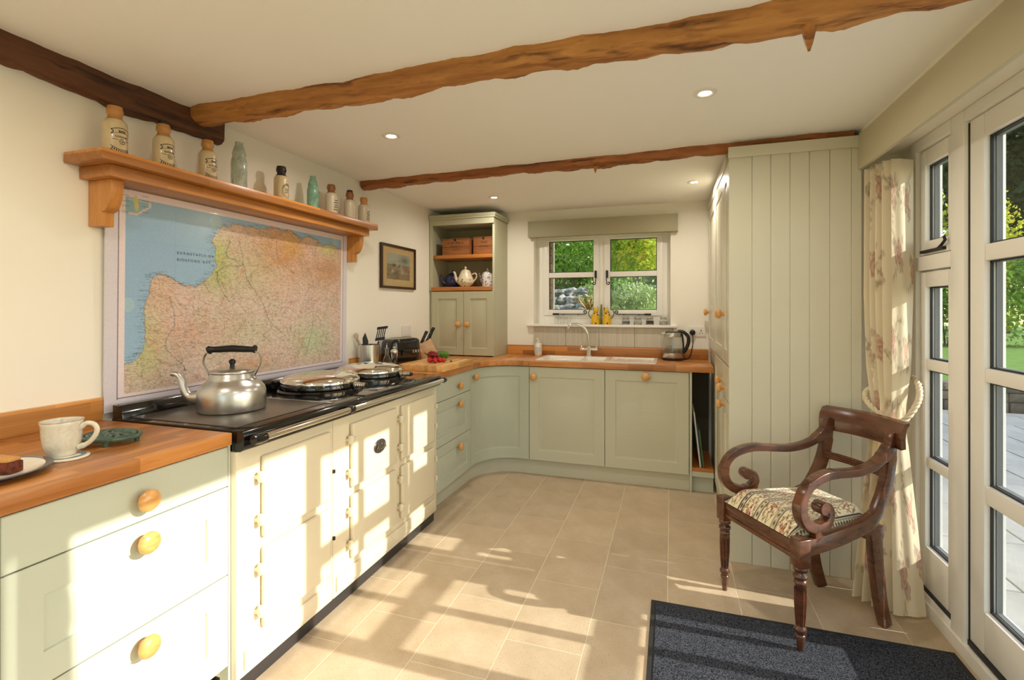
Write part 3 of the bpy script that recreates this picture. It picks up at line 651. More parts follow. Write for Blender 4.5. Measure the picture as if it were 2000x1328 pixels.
# raised skirting step of the front plates
for a, b in ((AY0+.03, 1.775), (1.81, AY1-.03)): MB().box(AX, AX+.008, a, b, .085, .15).build('front_step', CREAM, ag, bevel=.003)
hang = [(1.392, 1.755, .512, .803, 0), (1.392, 1.755, .190, .476, 0), (1.903, 2.283, .512, .803, 0), (1.903, 2.283, .190, .476, 0), (2.338, 2.718, .512, .803, 1), (2.338, 2.718, .190, .476, 1)]
for a, b, z0, z1, s in hang:
    d = MB().box(AX+.0005, AX+.022, a, b, z0, z1).build('oven_door', CREAM, ag, bevel=.011, seg=3)
    for zf in (.24, .76):
        z = z0+(z1-z0)*zf; y = a-.013
        m = MB(); m.lathe([(.0, -.020), (.012, -.018), (.0135, -.010), (.0135, .010), (.012, .018), (0, .020)], (AX+.02, y, z), seg=14)
        m.box(AX-.001, AX+.026, y-.012, y+.032, z-.007, z+.007)
        m.build('hinge', CREAM, d, bevel=.0012, seg=1)
    m = MB(); y = b+.014; z = (z0+z1)/2
    if s:
        for zf in (.30, .72):
            z = z0+(z1-z0)*zf; m.lathe([(0, -.016), (.009, -.013), (.010, 0), (.009, .013), (0, .016)], (AX+.014, b+.03, z), seg=12)
        m.build('latch', CREAM, d)
for z in (.62, .33): MB().box(AX+.0005, AX+.010, 1.786, 1.795, z-.008, z+.008).build('seam_catch', BLACKPL, ag, bevel=.002)
# oval badge
bd = MB().lathe([(1, 0), (1, .25), (.93, .5), (.6, .78), (0, .85)], (0,0,0), ax=(1,0,0), seg=36)
bd.v = [(AX+.022+x*.012, 2.115+y*.052, .646+z*.034) for x, y, z in bd.v]
bo = bd.build('badge', M('badge_black', rgb(74,68,64), .25, .4), ag)
text_mesh('AGA', .042, lambda x, y: (AX+.034, 2.115+x, .632+y), 'badge_lettering', CHROME, bo, bold=.001)
rg = MB(); rg.tube([(AX+.0245, 2.115+.0515*cos(k*pi/20), .646+.0335*sin(k*pi/20)) for k in range(40)], .0016, 6, True); rg.build('badge_rim', CHROME, bo)
# black top plate
m = MB(); sec = [(-2.0, .842), (-1.385, .842), (-1.372, .848), (-1.366, .862), (-1.366, .898), (-1.372, .91), (-1.385, .9145), (-2.0, .9145)]
m.prism(sec, AY0+.002, AY1, 'xz'); m.build('top_plate', BLACKE, ag, bevel=.002)
m = MB(); m.prism([(-2.0, .9), (-1.945, .9), (-1.945, .918), (-1.953, .945), (-1.965, .962), (-2.0, .964)], AY0+.004, AY1-.002, 'xz'); m.build('rear_ledge', BLACKE, ag, bevel=.003)
MB().box(-1.935, -1.43, AY0+.03, 1.775, .9147, .9185).build('warming_plate', WARMPL, ag, bevel=.002)
m = MB(); m.box(-1.94, -1.40, 1.783, 1.797, .9146, .9195); m.build('joint_strip', STEEL, ag, bevel=.002)
for (x, y, nm) in ((-1.68, 2.06, 'a'), (-1.68, 2.49, 'b')):
    MB().lathe([(.205, 0), (.205, .012), (.198, .02), (.19, .02)], (x, y, .9147), seg=48).build('hotplate_ring', BLACKE, ag)
    ld = MB().lathe([(.183, .016), (.190, .022), (.190, .034), (.187, .042)], (x, y, .918), seg=56).build('hotplate_lid', BLACKE, ag)
    MB().lathe([(.187, .041), (.189, .046), (.187, .056), (.176, .067), (.15, .077), (.10, .086), (.05, .091), (0, .092)], (x, y, .918), seg=56).build('chrome_dome', CHROME, ld, angle=60)
    MB().box(x-.245, x-.16, y-.075, y+.075, .9147, .965).build('lid_hinge', BLACKE, ld, bevel=.008, seg=3)
    MB().tube([(x+.18, y, .948), (x+.205, y, .95)], .009, 10).build('handle_stub', BLACKPL, ld)
    pts = [(x+.20+.065*k/90, y+.0105*cos(k*.84), .952+.0105*sin(k*.84)) for k in range(91)]
    MB().tube(pts, .0032, 6).build('coil_handle', CHROME, ld)
    MB().tube([(x+.262, y, .952), (x+.275, y, .952)], [.0125, .009], 10).build('handle_tip', BLACKPL, ld)
# front rail
rl = MB().tube([(-1.332, 1.352, .885), (-1.332, 2.735, .885)], .0128, 20).build('towel_rail', CHROME, ag)
for y0, y1 in ((1.300, 1.352), (1.815, 1.845), (2.735, 2.765)):
    m = MB(); m.tube([(-1.332, y0, .885), (-1.332, (y0+y1)/2, .885), (-1.332, y1, .885)], [.0155, .018, .0155], 16); m.box(-1.37, -1.332, (y0+y1)/2-.008, (y0+y1)/2+.008, .874, .896)
    m.build('rail_bracket', BLACKE, ag, angle=50)
# ================================================================ map panel behind the cooker
MY0, MY1, MZ0, MZ1 = 1.289, 2.738, .930, 1.822
NU, NV = 440, 276
U, V = np.meshgrid(np.linspace(0, 1, NU), np.linspace(0, 1, NV))      # V = 0 at the top
yy = MY0+U*(MY1-MY0); zz = MZ1-V*(MZ1-MZ0)
def srgb(*c): return np.array([lin(x) for x in c])
rs = np.random.RandomState(4)
def vnoise(fx, fy, s=0, oct=4):
    out = np.zeros_like(U); amp = 1; tot = 0
    for o in range(oct):
        nx_, ny_ = int(fx*2**o)+2, int(fy*2**o)+2; g = np.random.RandomState(s+o).rand(ny_+1, nx_+1)
        gx = U*(nx_-1); gy = V*(ny_-1); i = gx.astype(int); j = gy.astype(int); a = gx-i; b = gy-j; a = a*a*(3-2*a); b = b*b*(3-2*b)
        out += amp*((g[j, i]*(1-a)+g[j, i+1]*a)*(1-b)+(g[j+1, i]*(1-a)+g[j+1, i+1]*a)*b); tot += amp; amp *= .5
    return out/tot
def cp(cx, cy):          # coordinates read off the photograph's map crop -> u, v of the panel
    px = 200+.3465*cx; py = 340+.3465*cy
    a = (px-1000)/960; r0 = -.3082+a*.9513; r1 = .9513+a*.3082; tt = -2.03/r0
    return ((r1*tt-MY0)/(MY1-MY0), (MZ1-(1.33+(601-py)/960*tt))/(MZ1-MZ0))
coast = [cp(*p) for p in [(60,1140),(85,1115),(120,1090),(190,1040),(235,990),(245,900),(240,820),(245,740),(265,660),(285,570),(340,565),(400,590),(450,620),(520,635),(570,610),(600,575),(640,530),(625,480),(640,420),(615,380),(640,330),(655,305),(720,285),(800,290),(870,300),(960,300),(1040,315),(1090,340),(1130,365),(1160,350),(1200,370),(1230,400),(1290,400),(1380,440)]]
poly = coast+[(1.2, 1.2), (-.2, 1.2)]
jx = U+(vnoise(40, 30, 50, 3)-.5)*.02; jy = V+(vnoise(40, 30, 60, 3)-.5)*.03
land = np.zeros(U.shape, bool)
for (x1_, y1_), (x2_, y2_) in zip(poly, poly[1:]+poly[:1]):
    if y1_ == y2_: continue
    c = ((y1_ > jy) != (y2_ > jy)) & (jx < (x2_-x1_)*(jy-y1_)/(y2_-y1_)+x1_); land ^= c
def blob(cx, cy, sx, sy):
    u, v = cp(cx, cy); return np.exp(-((U-u)/sx)**2-((V-v)/sy)**2)
C = np.zeros(U.shape+(3,))
sea = srgb(150,182,214); sea2 = srgb(168,198,214)
n1 = vnoise(4, 3, 1)[..., None]
S_ = sea*(1-n1*.6)+sea2*n1*.6
L_ = np.ones_like(C)*srgb(228,200,188); n2 = vnoise(14, 9, 9)[..., None]; n3 = vnoise(30, 20, 19)[..., None]
L_ = L_*(1-(n2-.3).clip(0, 1)*.9)+srgb(202,198,172)*(n2-.3).clip(0, 1)*.9
def lay(w, c, k=1.0):
    global L_
    w = (w*k).clip(0, 1)[..., None]; L_ = L_*(1-w)+srgb(*c)*w
lay(blob(1000, 420, .16, .22)*(.5+vnoise(20, 14, 33)), (212,154,104), .9); lay(blob(1270, 540, .12, .12), (208,148,100), .8); lay(blob(1070, 400, .05, .08), (222,176,90), .7)
lay(blob(650, 470, .05, .10), (196,208,112), .9); lay(blob(640, 580, .07, .08), (186,196,120), .7); lay(blob(820, 560, .12, .16), (192,196,146), .5)
lay(blob(250, 960, .05, .16), (190,206,130), .8); lay(blob(1190, 940, .10, .12), (182,208,162), .75); lay(blob(760, 900, .16, .12), (200,208,172), .6)
lay(blob(320, 640, .07, .08), (226,186,156), .6); lay(blob(850, 1070, .08, .05), (216,156,112), .6); lay(blob(1270, 420, .05, .05), (206,206,110), .7); lay(blob(500, 900, .2, .08), (226,176,160), .5)
lay((n3[..., 0]-.55).clip(0, 1)*2.2, (222,170,138), .7)
C = np.where(land[..., None], L_, S_)
edge = land ^ np.roll(land, 1, 0) | (land ^ np.roll(land, 1, 1))
ht = np.abs(vnoise(3, 3, 77))
C[edge] *= .55
# roads and rivers: random walks over the land
def walk(u, v, n, du, dv, col, k, jit=.8):
    for _ in range(n):
        a = rs.randn()*jit; u += du+rs.randn()*abs(du)*jit+rs.randn()*.0012; v += dv+rs.randn()*.0022
        i, j = int(round(u*(NU-1))), int(round(v*(NV-1)))
        if 6 < i < NU-6 and 6 < j < NV-6 and land[j, i]: C[j, i] = C[j, i]*(1-k)+np.array(col)*k
for _ in range(1500):
    c = [srgb(120,96,84), srgb(178,104,84), srgb(126,128,92), srgb(186,126,60)][rs.randint(4)]
    an = rs.rand()*6.3; walk(rs.rand(), rs.rand(), rs.randint(15, 50), .0023*cos(an), .0036*sin(an), c, .30)
for pth in ([(720,380),(700,460),(790,510),(820,600),(900,720),(940,820),(1010,890)], [(640,560),(700,520),(790,510),(770,380)], [(650,560),(655,620),(715,720)], [(980,380),(990,480),(1080,560)], [(380,690),(410,840),(360,970),(460,1080),(470,1110)], [(1190,600),(1190,800),(1180,900),(1150,1020)]):
    q = bez([cp(*p) for p in pth], 60)
    for u, v in q:
        i, j = int(u*(NU-1)+rs.randn()*.5), int(v*(NV-1)+rs.randn()*.5)
        if 0 < i < NU-1 and 0 < j < NV-1: C[j, i] = C[j, i]*.5+srgb(92,100,92)*.5
for _ in range(16000):
    j, i, w = rs.randint(12, NV-12), rs.randint(12, NU-18), rs.randint(2, 6)
    if land[j, i]: C[j, i:i+w] = C[j, i:i+w]*.78+srgb(120,100,92)*.22
# place-name ticks along the coast
for (u, v) in bez(coast[1:], 5):
    for _ in range(2):
        i, j = int(u*(NU-1)), int((v+rs.randn()*.008)*(NV-1)); w = rs.randint(5, 14)
        if 2 < j < NV-3:
            for k in range(w):
                ii = i-k
                if 18 < ii < NU-18 and rs.rand() < .6: C[j, ii] *= .72
# pale shoals, graticule
for (bx_, by_, s_) in ((635,270,.022), (1310,380,.02), (140,735,.02)):
    u, v = cp(bx_, by_); w = (((U-u)/s_)**2+((V-v)/(s_*1.6))**2 < 1) & ~land; C[w] = C[w]*.6+srgb(186,214,204)*.4
for g in (.19, .36, .53, .70, .87): i = int(g*NU); C[:, i] *= .93
for g in (.25, .5, .75): j = int(g*NV); C[j] *= .93
# margins
marg = srgb(222,214,222)
def margin(u0, u1, v0, v1, col):
    w = (U < u0) | (U > u1) | (V < v0) | (V > v1); C[w] = col
margin(.050, .958, .062, .928, srgb(236,220,222)); margin(.034, .974, .032, .948, srgb(220,208,212)); margin(.034, .974, .032, .948, marg)
for c in (.034, .974): i = int(c*(NU-1)); C[9:262, i] = srgb(92,80,84)
for c in (.032, .948): j = int(c*(NV-1)); C[j, 15:429] = srgb(92,80,84)
# island inset, top left
iu0, iv0 = cp(105, 75); iu1, iv1 = cp(272, 250)
ins_ = (U > .050) & (U < iu1) & (V > .062) & (V < iv1) & ~((U > iu1-.04) & (V > iv1-.05) & ((U-iu1+.04)/.04+(V-iv1+.05)/.05 > 1))
e2 = ins_ & ~(np.roll(ins_, 3, 0) & np.roll(ins_, -3, 0) & np.roll(ins_, 3, 1) & np.roll(ins_, -3, 1)); C[ins_] = srgb(150,188,202); C[e2 & (U > .056) & (V > .07)] = srgb(226,208,206)
iu, iv = cp(186, 165); w = ((U-iu-.05*(V-iv))/.006)**2+((V-iv)/.036)**2 < 1+.3*(n3[..., 0]-.5); C[w] = srgb(214,204,130)
for k in range(9):
    j = int((iv-.05+k*.012)*NV); i = int(iu*NU); sgn = 1 if k % 2 else -1
    for q in range(8, 16): C[j, i+sgn*q] *= .6
C *= (1+(rs.rand(*U.shape)-.5)*.10)[..., None]
MAPM = vcol('glossy_printed_map', .22, .35)
mpn = thing('wall_map', 'large glossy road map of a coast, fixed behind the cooker', 'map', (-2.03, 2.02, MZ0))
tilt = lambda v: -2.0345-.0105*v        # top stands a little proud
vsx = np.stack([np.vectorize(lambda v: -2.024-.012*v)(V), yy, zz], -1).reshape(-1, 3)
m = MB(); m.v = [tuple(p) for p in vsx.tolist()]; m.f = [(j*NU+i, (j+1)*NU+i, (j+1)*NU+i+1, j*NU+i+1) for j in range(NV-1) for i in range(NU-1)]
m.build('printed_face', MAPM, mpn, cols=np.concatenate([C.reshape(-1, 3), np.ones((NU*NV, 1))], 1), nofix=True, smooth=False)
m = MB(); m.add([(-2.0246, MY0, MZ1), (-2.0245, MY1, MZ1), (-2.0365, MY1, MZ0), (-2.0365, MY0, MZ0), (-2.030, MY0, MZ1), (-2.030, MY1, MZ1), (-2.042, MY1, MZ0), (-2.042, MY0, MZ0)], [(3,2,1,0),(4,5,6,7),(0,1,5,4),(1,2,6,5),(2,3,7,6),(3,0,4,7)])
m.build('backing_board', M('map_backing', rgb(226,220,226), .4), mpn, smooth=False)
INK = M('map_ink', rgb(70,84,104), .6)
def on_map(u, v): return lambda x, y: (-2.0232-.012*(v-y/.877), MY0+u*(MY1-MY0)+x, MZ1-v*(MZ1-MZ0)+y)
for s, cx_, cy_ in (('BARNSTAPLE OR', 525, 462), ('BIDEFORD BAY', 515, 498)):
    u, v = cp(cx_, cy_); text_mesh(s, .017, on_map(u, v), 'map_lettering', INK, mpn, spacing=1.5)
# ================================================================ things on the cooker and worktops
def polar(c, a, r): return (c[0]+r*cos(a), c[1]+r*sin(a))
# --- aluminium kettle
kc = (-1.695, 1.548); kz = .9186
kt = thing('stovetop_kettle', 'old aluminium stovetop kettle with swan spout and black grip', 'kettle', (kc[0], kc[1], kz))
MB().lathe([(0, .0), (.118, 0), (.1235, .006), (.1245, .04), (.1235, .075), (.118, .092), (.105, .108), (.090, .120), (.082, .130), (.080, .148), (.078, .150)], (*kc, kz), seg=48).build('body', ALU, kt, angle=60)
ld = MB().lathe([(.081, .149), (.0835, .152), (.082, .157), (.06, .165), (.03, .170), (0, .171)], (*kc, kz), seg=40).build('lid', ALU, kt, angle=60)
MB().lathe([(.012, .169), (.008, .176), (.009, .183), (.013, .190), (.012, .198), (.006, .203), (0, .204)], (*kc, kz), seg=18).build('lid_knob', BLACKPL, ld)
ka = atan2(-.40, -.92)
def kp(r, z): x, y = polar(kc, ka, r); return (x, y, kz+z)
MB().tube(bez([kp(.105, .055), kp(.135, .050), kp(.165, .055), kp(.185, .085), (kp(.196, .12)), kp(.212, .142), kp(.232, .148)], 6), [max(.0105, .026-.0006*i) for i in range(37)], 14).build('spout', ALU, kt, angle=70)
m = MB()
for s in (1, -1):
    pth = bez([kp(.083*s, .126), kp(.098*s, .158), kp(.112*s, .19), kp(.105*s, .222), kp(.082*s, .240)], 6)
    pv = Vector((-sin(ka), cos(ka), 0))
    vs_ = []
    for p in pth: vs_ += [Vector(p)+pv*.009, Vector(p)-pv*.009]
    nn = len(pth); off = [Vector((cos(ka)*s, sin(ka)*s, .3))*.002]*(2*nn)
    m.add([*vs_, *[a-b for a, b in zip(vs_, off)]], [f for i in range(nn-1) for f in ((2*i, 2*i+1, 2*i+3, 2*i+2), (2*nn+2*i+2, 2*nn+2*i+3, 2*nn+2*i+1, 2*nn+2*i), (2*i, 2*i+2, 2*nn+2*i+2, 2*nn+2*i), (2*i+1, 2*nn+2*i+1, 2*nn+2*i+3, 2*i+3))])
    m.lathe([(0, 0), (.008, .001), (.006, .005), (0, .006)], kp(.086*s, .128), ax=(cos(ka)*s, sin(ka)*s, .3), seg=10)
m.build('handle_strap', ALU, kt)
MB().tube([kp(.092, .238), kp(.086, .241), kp(.078, .242), kp(.05, .243), kp(0, .246), kp(-.05, .243), kp(-.078, .242), kp(-.086, .243), kp(-.092, .242)], [.016, .017, .012, .013, .0145, .013, .012, .017, .015], 16).build('grip', BLACKPL, kt)
# --- mug, coaster, trivet, plate
mc = (-1.632, .926)
cz = .9104
co = thing('coaster', 'round patterned coaster under the cream mug', 'coaster', (-1.608, .925, cz))
MB().lathe([(0, 0), (.048, 0), (.05, .002), (.05, .004), (.047, .006), (0, .006)], (-1.608, .925, cz), seg=32).build('disc', IVORY, co)
MB().lathe([(.03, .0062), (.042, .0062), (.042, .0066), (.03, .0066)], (-1.608, .925, cz), seg=32).build('painted_ring', M('coaster_blue', rgb(104,124,136), .4), co)
GLZ = M('speckled_cream_glaze', rgb(226,218,198), .2, coat=.35, noise=((120,120,120), rgb(210,200,176), .5, .75))
mg = thing('mug', 'cream stoneware mug standing on the coaster', 'mug', (*mc, cz+.0066))
MB().lathe([(r_*.96, h_*.97) for r_, h_ in [(0, .004), (.028, .004), (.029, 0), (.032, 0), (.038, .012), (.044, .035), (.0465, .06), (.048, .088), (.0505, .098), (.0495, .0995), (.0465, .094), (.044, .06), (.04, .03), (.034, .014), (0, .010)]], (*mc, cz+.0066), seg=44).build('cup_body', GLZ, mg, angle=60)
MB().lathe([(r_*.96, h_*.97) for r_, h_ in [(.0485, .0975), (.0508, .0985), (.0505, .1003), (.0485, .0998)]], (*mc, cz+.0066), seg=44).build('brown_rim', M('rim_brown', rgb(176,138,92), .3), mg)
ha = .52
def hp(r, z): x, y = polar(mc, ha, r*.98); return (x, y, cz+.0066+z*.97)
MB().tube(bez([hp(.045, .076), hp(.062, .088), hp(.080, .084), hp(.088, .068), hp(.080, .046), hp(.062, .028), hp(.041, .020)], 6), [.0075]*5+[.0065]*27+[.008]*5, 12).build('handle', GLZ, mg)
GRN = M('green_painted_iron', rgb(58,82,66), .35, noise=((40,40,40), rgb(86,108,90), .45, .7))
tv = thing('trivet', 'green cast iron trivet with pierced leaf pattern beside the mug', 'trivet', (-1.665, 1.085, .9104))
tcx, tcy = -1.668, 1.078
m = MB()
for r in (.068, .083): m.tube([(tcx+r*cos(k*pi/20), tcy+r*.80*sin(k*pi/20), .9305) for k in range(40)], .0065, 8, True)
for k in range(10):
    a = k*pi/5; m.tube(bez([(tcx+.012*cos(a), tcy+.01*sin(a), .931), (tcx+.035*cos(a+.5), tcy+.028*sin(a+.5), .932), (tcx+.055*cos(a+.2), tcy+.044*sin(a+.2), .932), (tcx+.072*cos(a), tcy+.058*sin(a), .931)], 4), .0055, 6)
    m.lathe([(.0, .004), (.010, .003), (.012, 0), (0, -.002)], (tcx+.05*cos(a+.33), tcy+.04*sin(a+.33), .931), seg=8)
m.tube([(tcx+.014*cos(k*pi/6), tcy+.012*sin(k*pi/6), .931) for k in range(12)], .006, 6, True)
m.build('pierced_top', GRN, tv)
for a in (.6, 2.2, 3.9, 5.4): MB().lathe([(.007, 0), (.008, .012), (.010, .022)], (tcx+.075*cos(a), tcy+.060*sin(a), .9104), seg=10).build('foot', GRN, tv)
pc = (-1.618, .752)
pl = thing('plate', 'cream plate with a dark blue rim at the worktop edge', 'plate', (*pc, .9104))
MB().lathe([(r_*1.13, h_) for r_, h_ in [(0, .004), (.07, .004), (.072, 0), (.076, 0), (.10, .010), (.112, .0125), (.114, .0145), (.112, .0155)]], (*pc, .9104), seg=56).build('underside', M('plate_navy', rgb(38,34,58), .2, coat=.4), pl, angle=60)
MB().lathe([(r_*1.13, h_) for r_, h_ in [(.112, .0156), (.1125, .0165), (.108, .0175), (.100, .0158)]], (*pc, .9104), seg=56).build('blue_rim', M('plate_navy_rim', rgb(58,46,62), .2, coat=.4), pl, angle=60)
MB().lathe([(r_*1.13, h_) for r_, h_ in [(.1005, .0159), (.09, .0125), (.075, .0085), (.05, .0075), (0, .0075)]], (*pc, .9104), seg=56).build('cream_well', IVORY, pl, angle=60)
ck = thing('cake_slice', 'slice of brown fruit cake on the blue-rimmed plate', 'cake', (-1.59, .77, .919))
CAKE = M('brown_cake', rgb(120,56,30), .8, noise=((90,90,90), rgb(70,28,18), .4, .65), bump=((120,120,120), .4))
MB(rot_xf((-1.552, .786), 3.40, .9192)).prism([(0, -.016), (0, .018), (.08, .034), (.08, -.030)], 0, .028).build('sponge', CAKE, ck, bevel=.004)
MB(rot_xf((-1.552, .786), 3.40, .9474)).prism([(.004, -.014), (.006, .016), (.079, .033), (.079, -.029)], 0, .008).build('crust', M('golden_crust', rgb(206,150,84), .8, bump=((100,100,100), .5)), ck, bevel=.003)
# --- utensil pot and its tools
up = (-1.955, 2.876); uz = .9104
t = thing('utensil_pot', 'polished steel utensil pot holding kitchen tools beside the cooker', 'pot', (*up, uz))
MB().lathe([(0, .003), (.067, .003), (.068, 0), (.072, 0), (.0725, .17), (.069, .17), (.068, .006), (0, .006)], (*up, uz), seg=40).build('steel_wall', STEEL, t)
def tool(nm, label, mat, base, tip, r, head=None):
    g = thing(nm, label, 'utensil', (base[0], base[1], uz+.0065), 'tools in the utensil pot')
    MB().tube([(base[0], base[1], uz+.0065), tip], [r*.8, r], 10).build('handle', mat, g); return g
g = tool('slotted_turner', 'black slotted turner standing in the steel pot', BLACKPL, (up[0]+.02, up[1]-.01), (up[0]+.05, up[1]+.045, 1.10), .006)
def tf(p): # blade plane
    o = Vector((up[0]+.052, up[1]+.048, 1.105)); a = Vector((.92, .30, .12)).normalized(); b = Vector((.14, .16, .98)).normalized(); c = a.cross(b)
    return o+a*p[0]+b*p[1]+c*p[2]
m = MB(tf)
for k in range(5):
    x0 = -.036+k*.016; m.box(x0*.8+.001, x0*.8+.0075, .02, .082, 0, .003)
m.box(-.030, .036, .0, .022, 0, .003).box(-.034, .040, .08, .098, 0, .003); m.build('slotted_blade', BLACKPL, g)
g = tool('spatula', 'dark grey pointed spatula standing in the steel pot', M('dark_grey_plastic', rgb(62,62,64), .4), (up[0]-.02, up[1]-.02), (up[0]-.01, up[1]-.02, 1.10), .006)
m = MB(); m.prism([(-.02, 0), (.02, 0), (.024, .03), (.004, .085), (-.018, .05)], -.002, .002, 'xz')
m.v = [(up[0]-.012+x, up[1]-.02+y-.1*(z), 1.075+z) for x, y, z in m.v]; m.build('pointed_blade', g.children[0].data.materials[0], g)
g = tool('wooden_spoon', 'pale wooden spoon leaning left in the steel pot', M('pale_wood', rgb(196,174,144), .6), (up[0]+.01, up[1]+.01), (up[0]-.055, up[1]-.05, 1.125), .007)
MB().lathe([(0, -.022), (.012, -.015), (.016, 0), (.012, .016), (0, .024)], (up[0]-.06, up[1]-.054, 1.14), seg=12).build('bowl', g.children[0].data.materials[0], g)
g = tool('wooden_fork', 'thin wooden fork handle leaning in the steel pot', M('pale_wood_2', rgb(178,156,130), .6), (up[0]+.02, up[1]+.02), (up[0]-.075, up[1]-.03, 1.115), .006)
# --- glass cruets
CLEAR = M('clear_glass', (.95,.97,.95,1), .02, trans=1, ior=1.45)
OIL = M('olive_oil', rgb(170,150,60), .05, trans=.7, ior=1.4)
t = thing('oil_bottle', 'clear conical glass oil bottle beside the utensil pot', 'bottle', (-1.86, 2.95, .9104))
MB().lathe([(0, .002), (.04, .002), (.043, .008), (.040, .03), (.022, .075), (.012, .10), (.011, .135), (.016, .145), (.0145, .146), (.0095, .135), (.0105, .10), (.02, .074), (.038, .03), (.0405, .010), (0, .006)], (-1.86, 2.95, .9104), seg=28).build('glass_flask', CLEAR, t)
MB().lathe([(0, .0065), (.040, .0105), (.0375, .03), (0, .03)], (-1.86, 2.95, .9104), seg=24).build('oil', OIL, t)
MB().tube([(-1.86, 2.95, 1.05), (-1.86, 2.947, 1.075), (-1.85, 2.935, 1.09)], [.006, .004, .003], 8).build('pourer', CHROME, t)
t = thing('salt_tin', 'small ribbed glass salt bowl between the oil bottle and pepper mill', 'bowl', (-1.775, 2.95, .9104))
MB().lathe([(0, .002), (.028, .002), (.035, .012), (.036, .035), (.033, .035), (.031, .014), (0, .008)], (-1.775, 2.95, .9104), seg=28, flute=(2, 5, 14, .12)).build('glass_bowl', CLEAR, t)
MB().lathe([(0, .008), (.03, .013), (.031, .026), (0, .034)], (-1.775, 2.95, .9104), seg=20).build('salt', M('salt', rgb(236,232,226), .8), t)
px_, py_ = -1.85, 3.03
t = thing('pepper_mill', 'glass pepper mill with a chrome cap in front of the toaster', 'mill', (px_, py_, .9104))
MB().lathe([(0, .0), (.026, 0), (.027, .006), (.024, .02), (.019, .055), (.022, .085), (.023, .098), (0, .098)], (px_, py_, .9104), seg=24).build('glass_body', CLEAR, t)
MB().lathe([(.0, .0015), (.020, .0015), (.015, .05), (0, .05)], (px_, py_, .9104), seg=16).build('peppercorns', M('peppercorns', rgb(60,48,40), .8), t)
MB().lathe([(.024, .0985), (.026, .102), (.026, .118), (.02, .126), (.009, .129), (.009, .134), (.012, .139), (.009, .147), (0, .149)], (px_, py_, .9104), seg=24).build('chrome_cap', CHROME, t)
# --- toaster
ta = radians(76); tcn = (-1.925, 3.245)
TX = rot_xf(tcn, ta, .9104)
t = thing('toaster', 'glossy black retro toaster with chrome letters against the left wall', 'toaster', (*tcn, .9104))
m = MB(TX); L, Wd, Hh = .148, .085, .195
def sup(u, v):
    an = 2*pi*u; z = v
    prof = np.interp(v, [0, .08, .5, .8, .92, 1], [.93, .98, 1, .96, .86, .62])
    x = math.copysign(abs(cos(an))**.45, cos(an))*L*prof; y = math.copysign(abs(sin(an))**.45, sin(an))*Wd*prof
    return (x, y, .012+(Hh-.012)*np.interp(v, [0, .8, .92, 1], [0, .88, .97, 1]))
m.grid(48, 22, sup, True); nb = len(m.v); m.f += [tuple(range(48))[::-1], tuple(range(nb-48, nb))]
m.build('housing', M('gloss_black', rgb(16,15,15), .08, coat=.7), t, angle=50)
MB(TX).box(-.145, .145, -.075, .075, 0, .0118).build('base', CHROME, t, bevel=.004)
MB(TX).box(-.09, .09, -.030, .030, Hh+.0002, Hh+.003).build('slot_plate', CHROME, t, bevel=.002)
for s in (-1, 1): MB(TX).box(-.08, .08, s*.015-.006, s*.015+.006, Hh+.0032, Hh+.0042).build('slot', BLACKPL, t, smooth=False)
for k, ch in enumerate('SMEG'):
    text_mesh(ch, .028, lambda x, y, k=k: TX((.040+k*.028+x, -Wd*1.0-.0015, .085+y)), 'chrome_letter', CHROME, t, bold=.0008)
# --- knife block
ba = radians(40); bc = (-1.84, 3.545)
BX = rot_xf(bc, ba, .9104)
PALEW = wood('pale_beech', rgb(196,150,104), rgb(222,180,134), (8,8,50), .45, .1, .03)
t = thing('knife_block', 'slanted beech knife block with black-handled knives', 'knife block', (*bc, .9104))
MB(BX).prism([(-.075, 0), (.055, 0), (.055, .055), (-.005, .175), (-.095, .125)], -.05, .05, 'xz').build('block', PALEW, t, bevel=.003)
for k, (l, yy_, kl) in enumerate(((.02, .03, 'upper left'), (.055, .03, 'upper right'), (.02, -.01, 'middle left'), (.055, -.01, 'middle right'), (.04, -.035, 'lowest'))):
    s0 = Vector((-.095+l*1.6, yy_, .13+l*.8)); d_ = Vector((.42, 0, .9)).normalized()
    n_ = thing('kitchen_knife', 'black handled kitchen knife in the beech block, %s slot' % kl, 'knife', BX(s0), 'knives in the block')
    m = MB(BX); m.tube([s0-d_*.02, s0, s0+d_*.05, s0+d_*.095], [.007, .009, .008, .0095], 8); m.build('handle', BLACKPL, n_)
    for q in (.025, .06): MB(BX).tube([s0+d_*q+Vector((0, -.0095, 0)), s0+d_*q+Vector((0, .0095, 0))], .0022, 6).build('rivet', CHROME, n_)
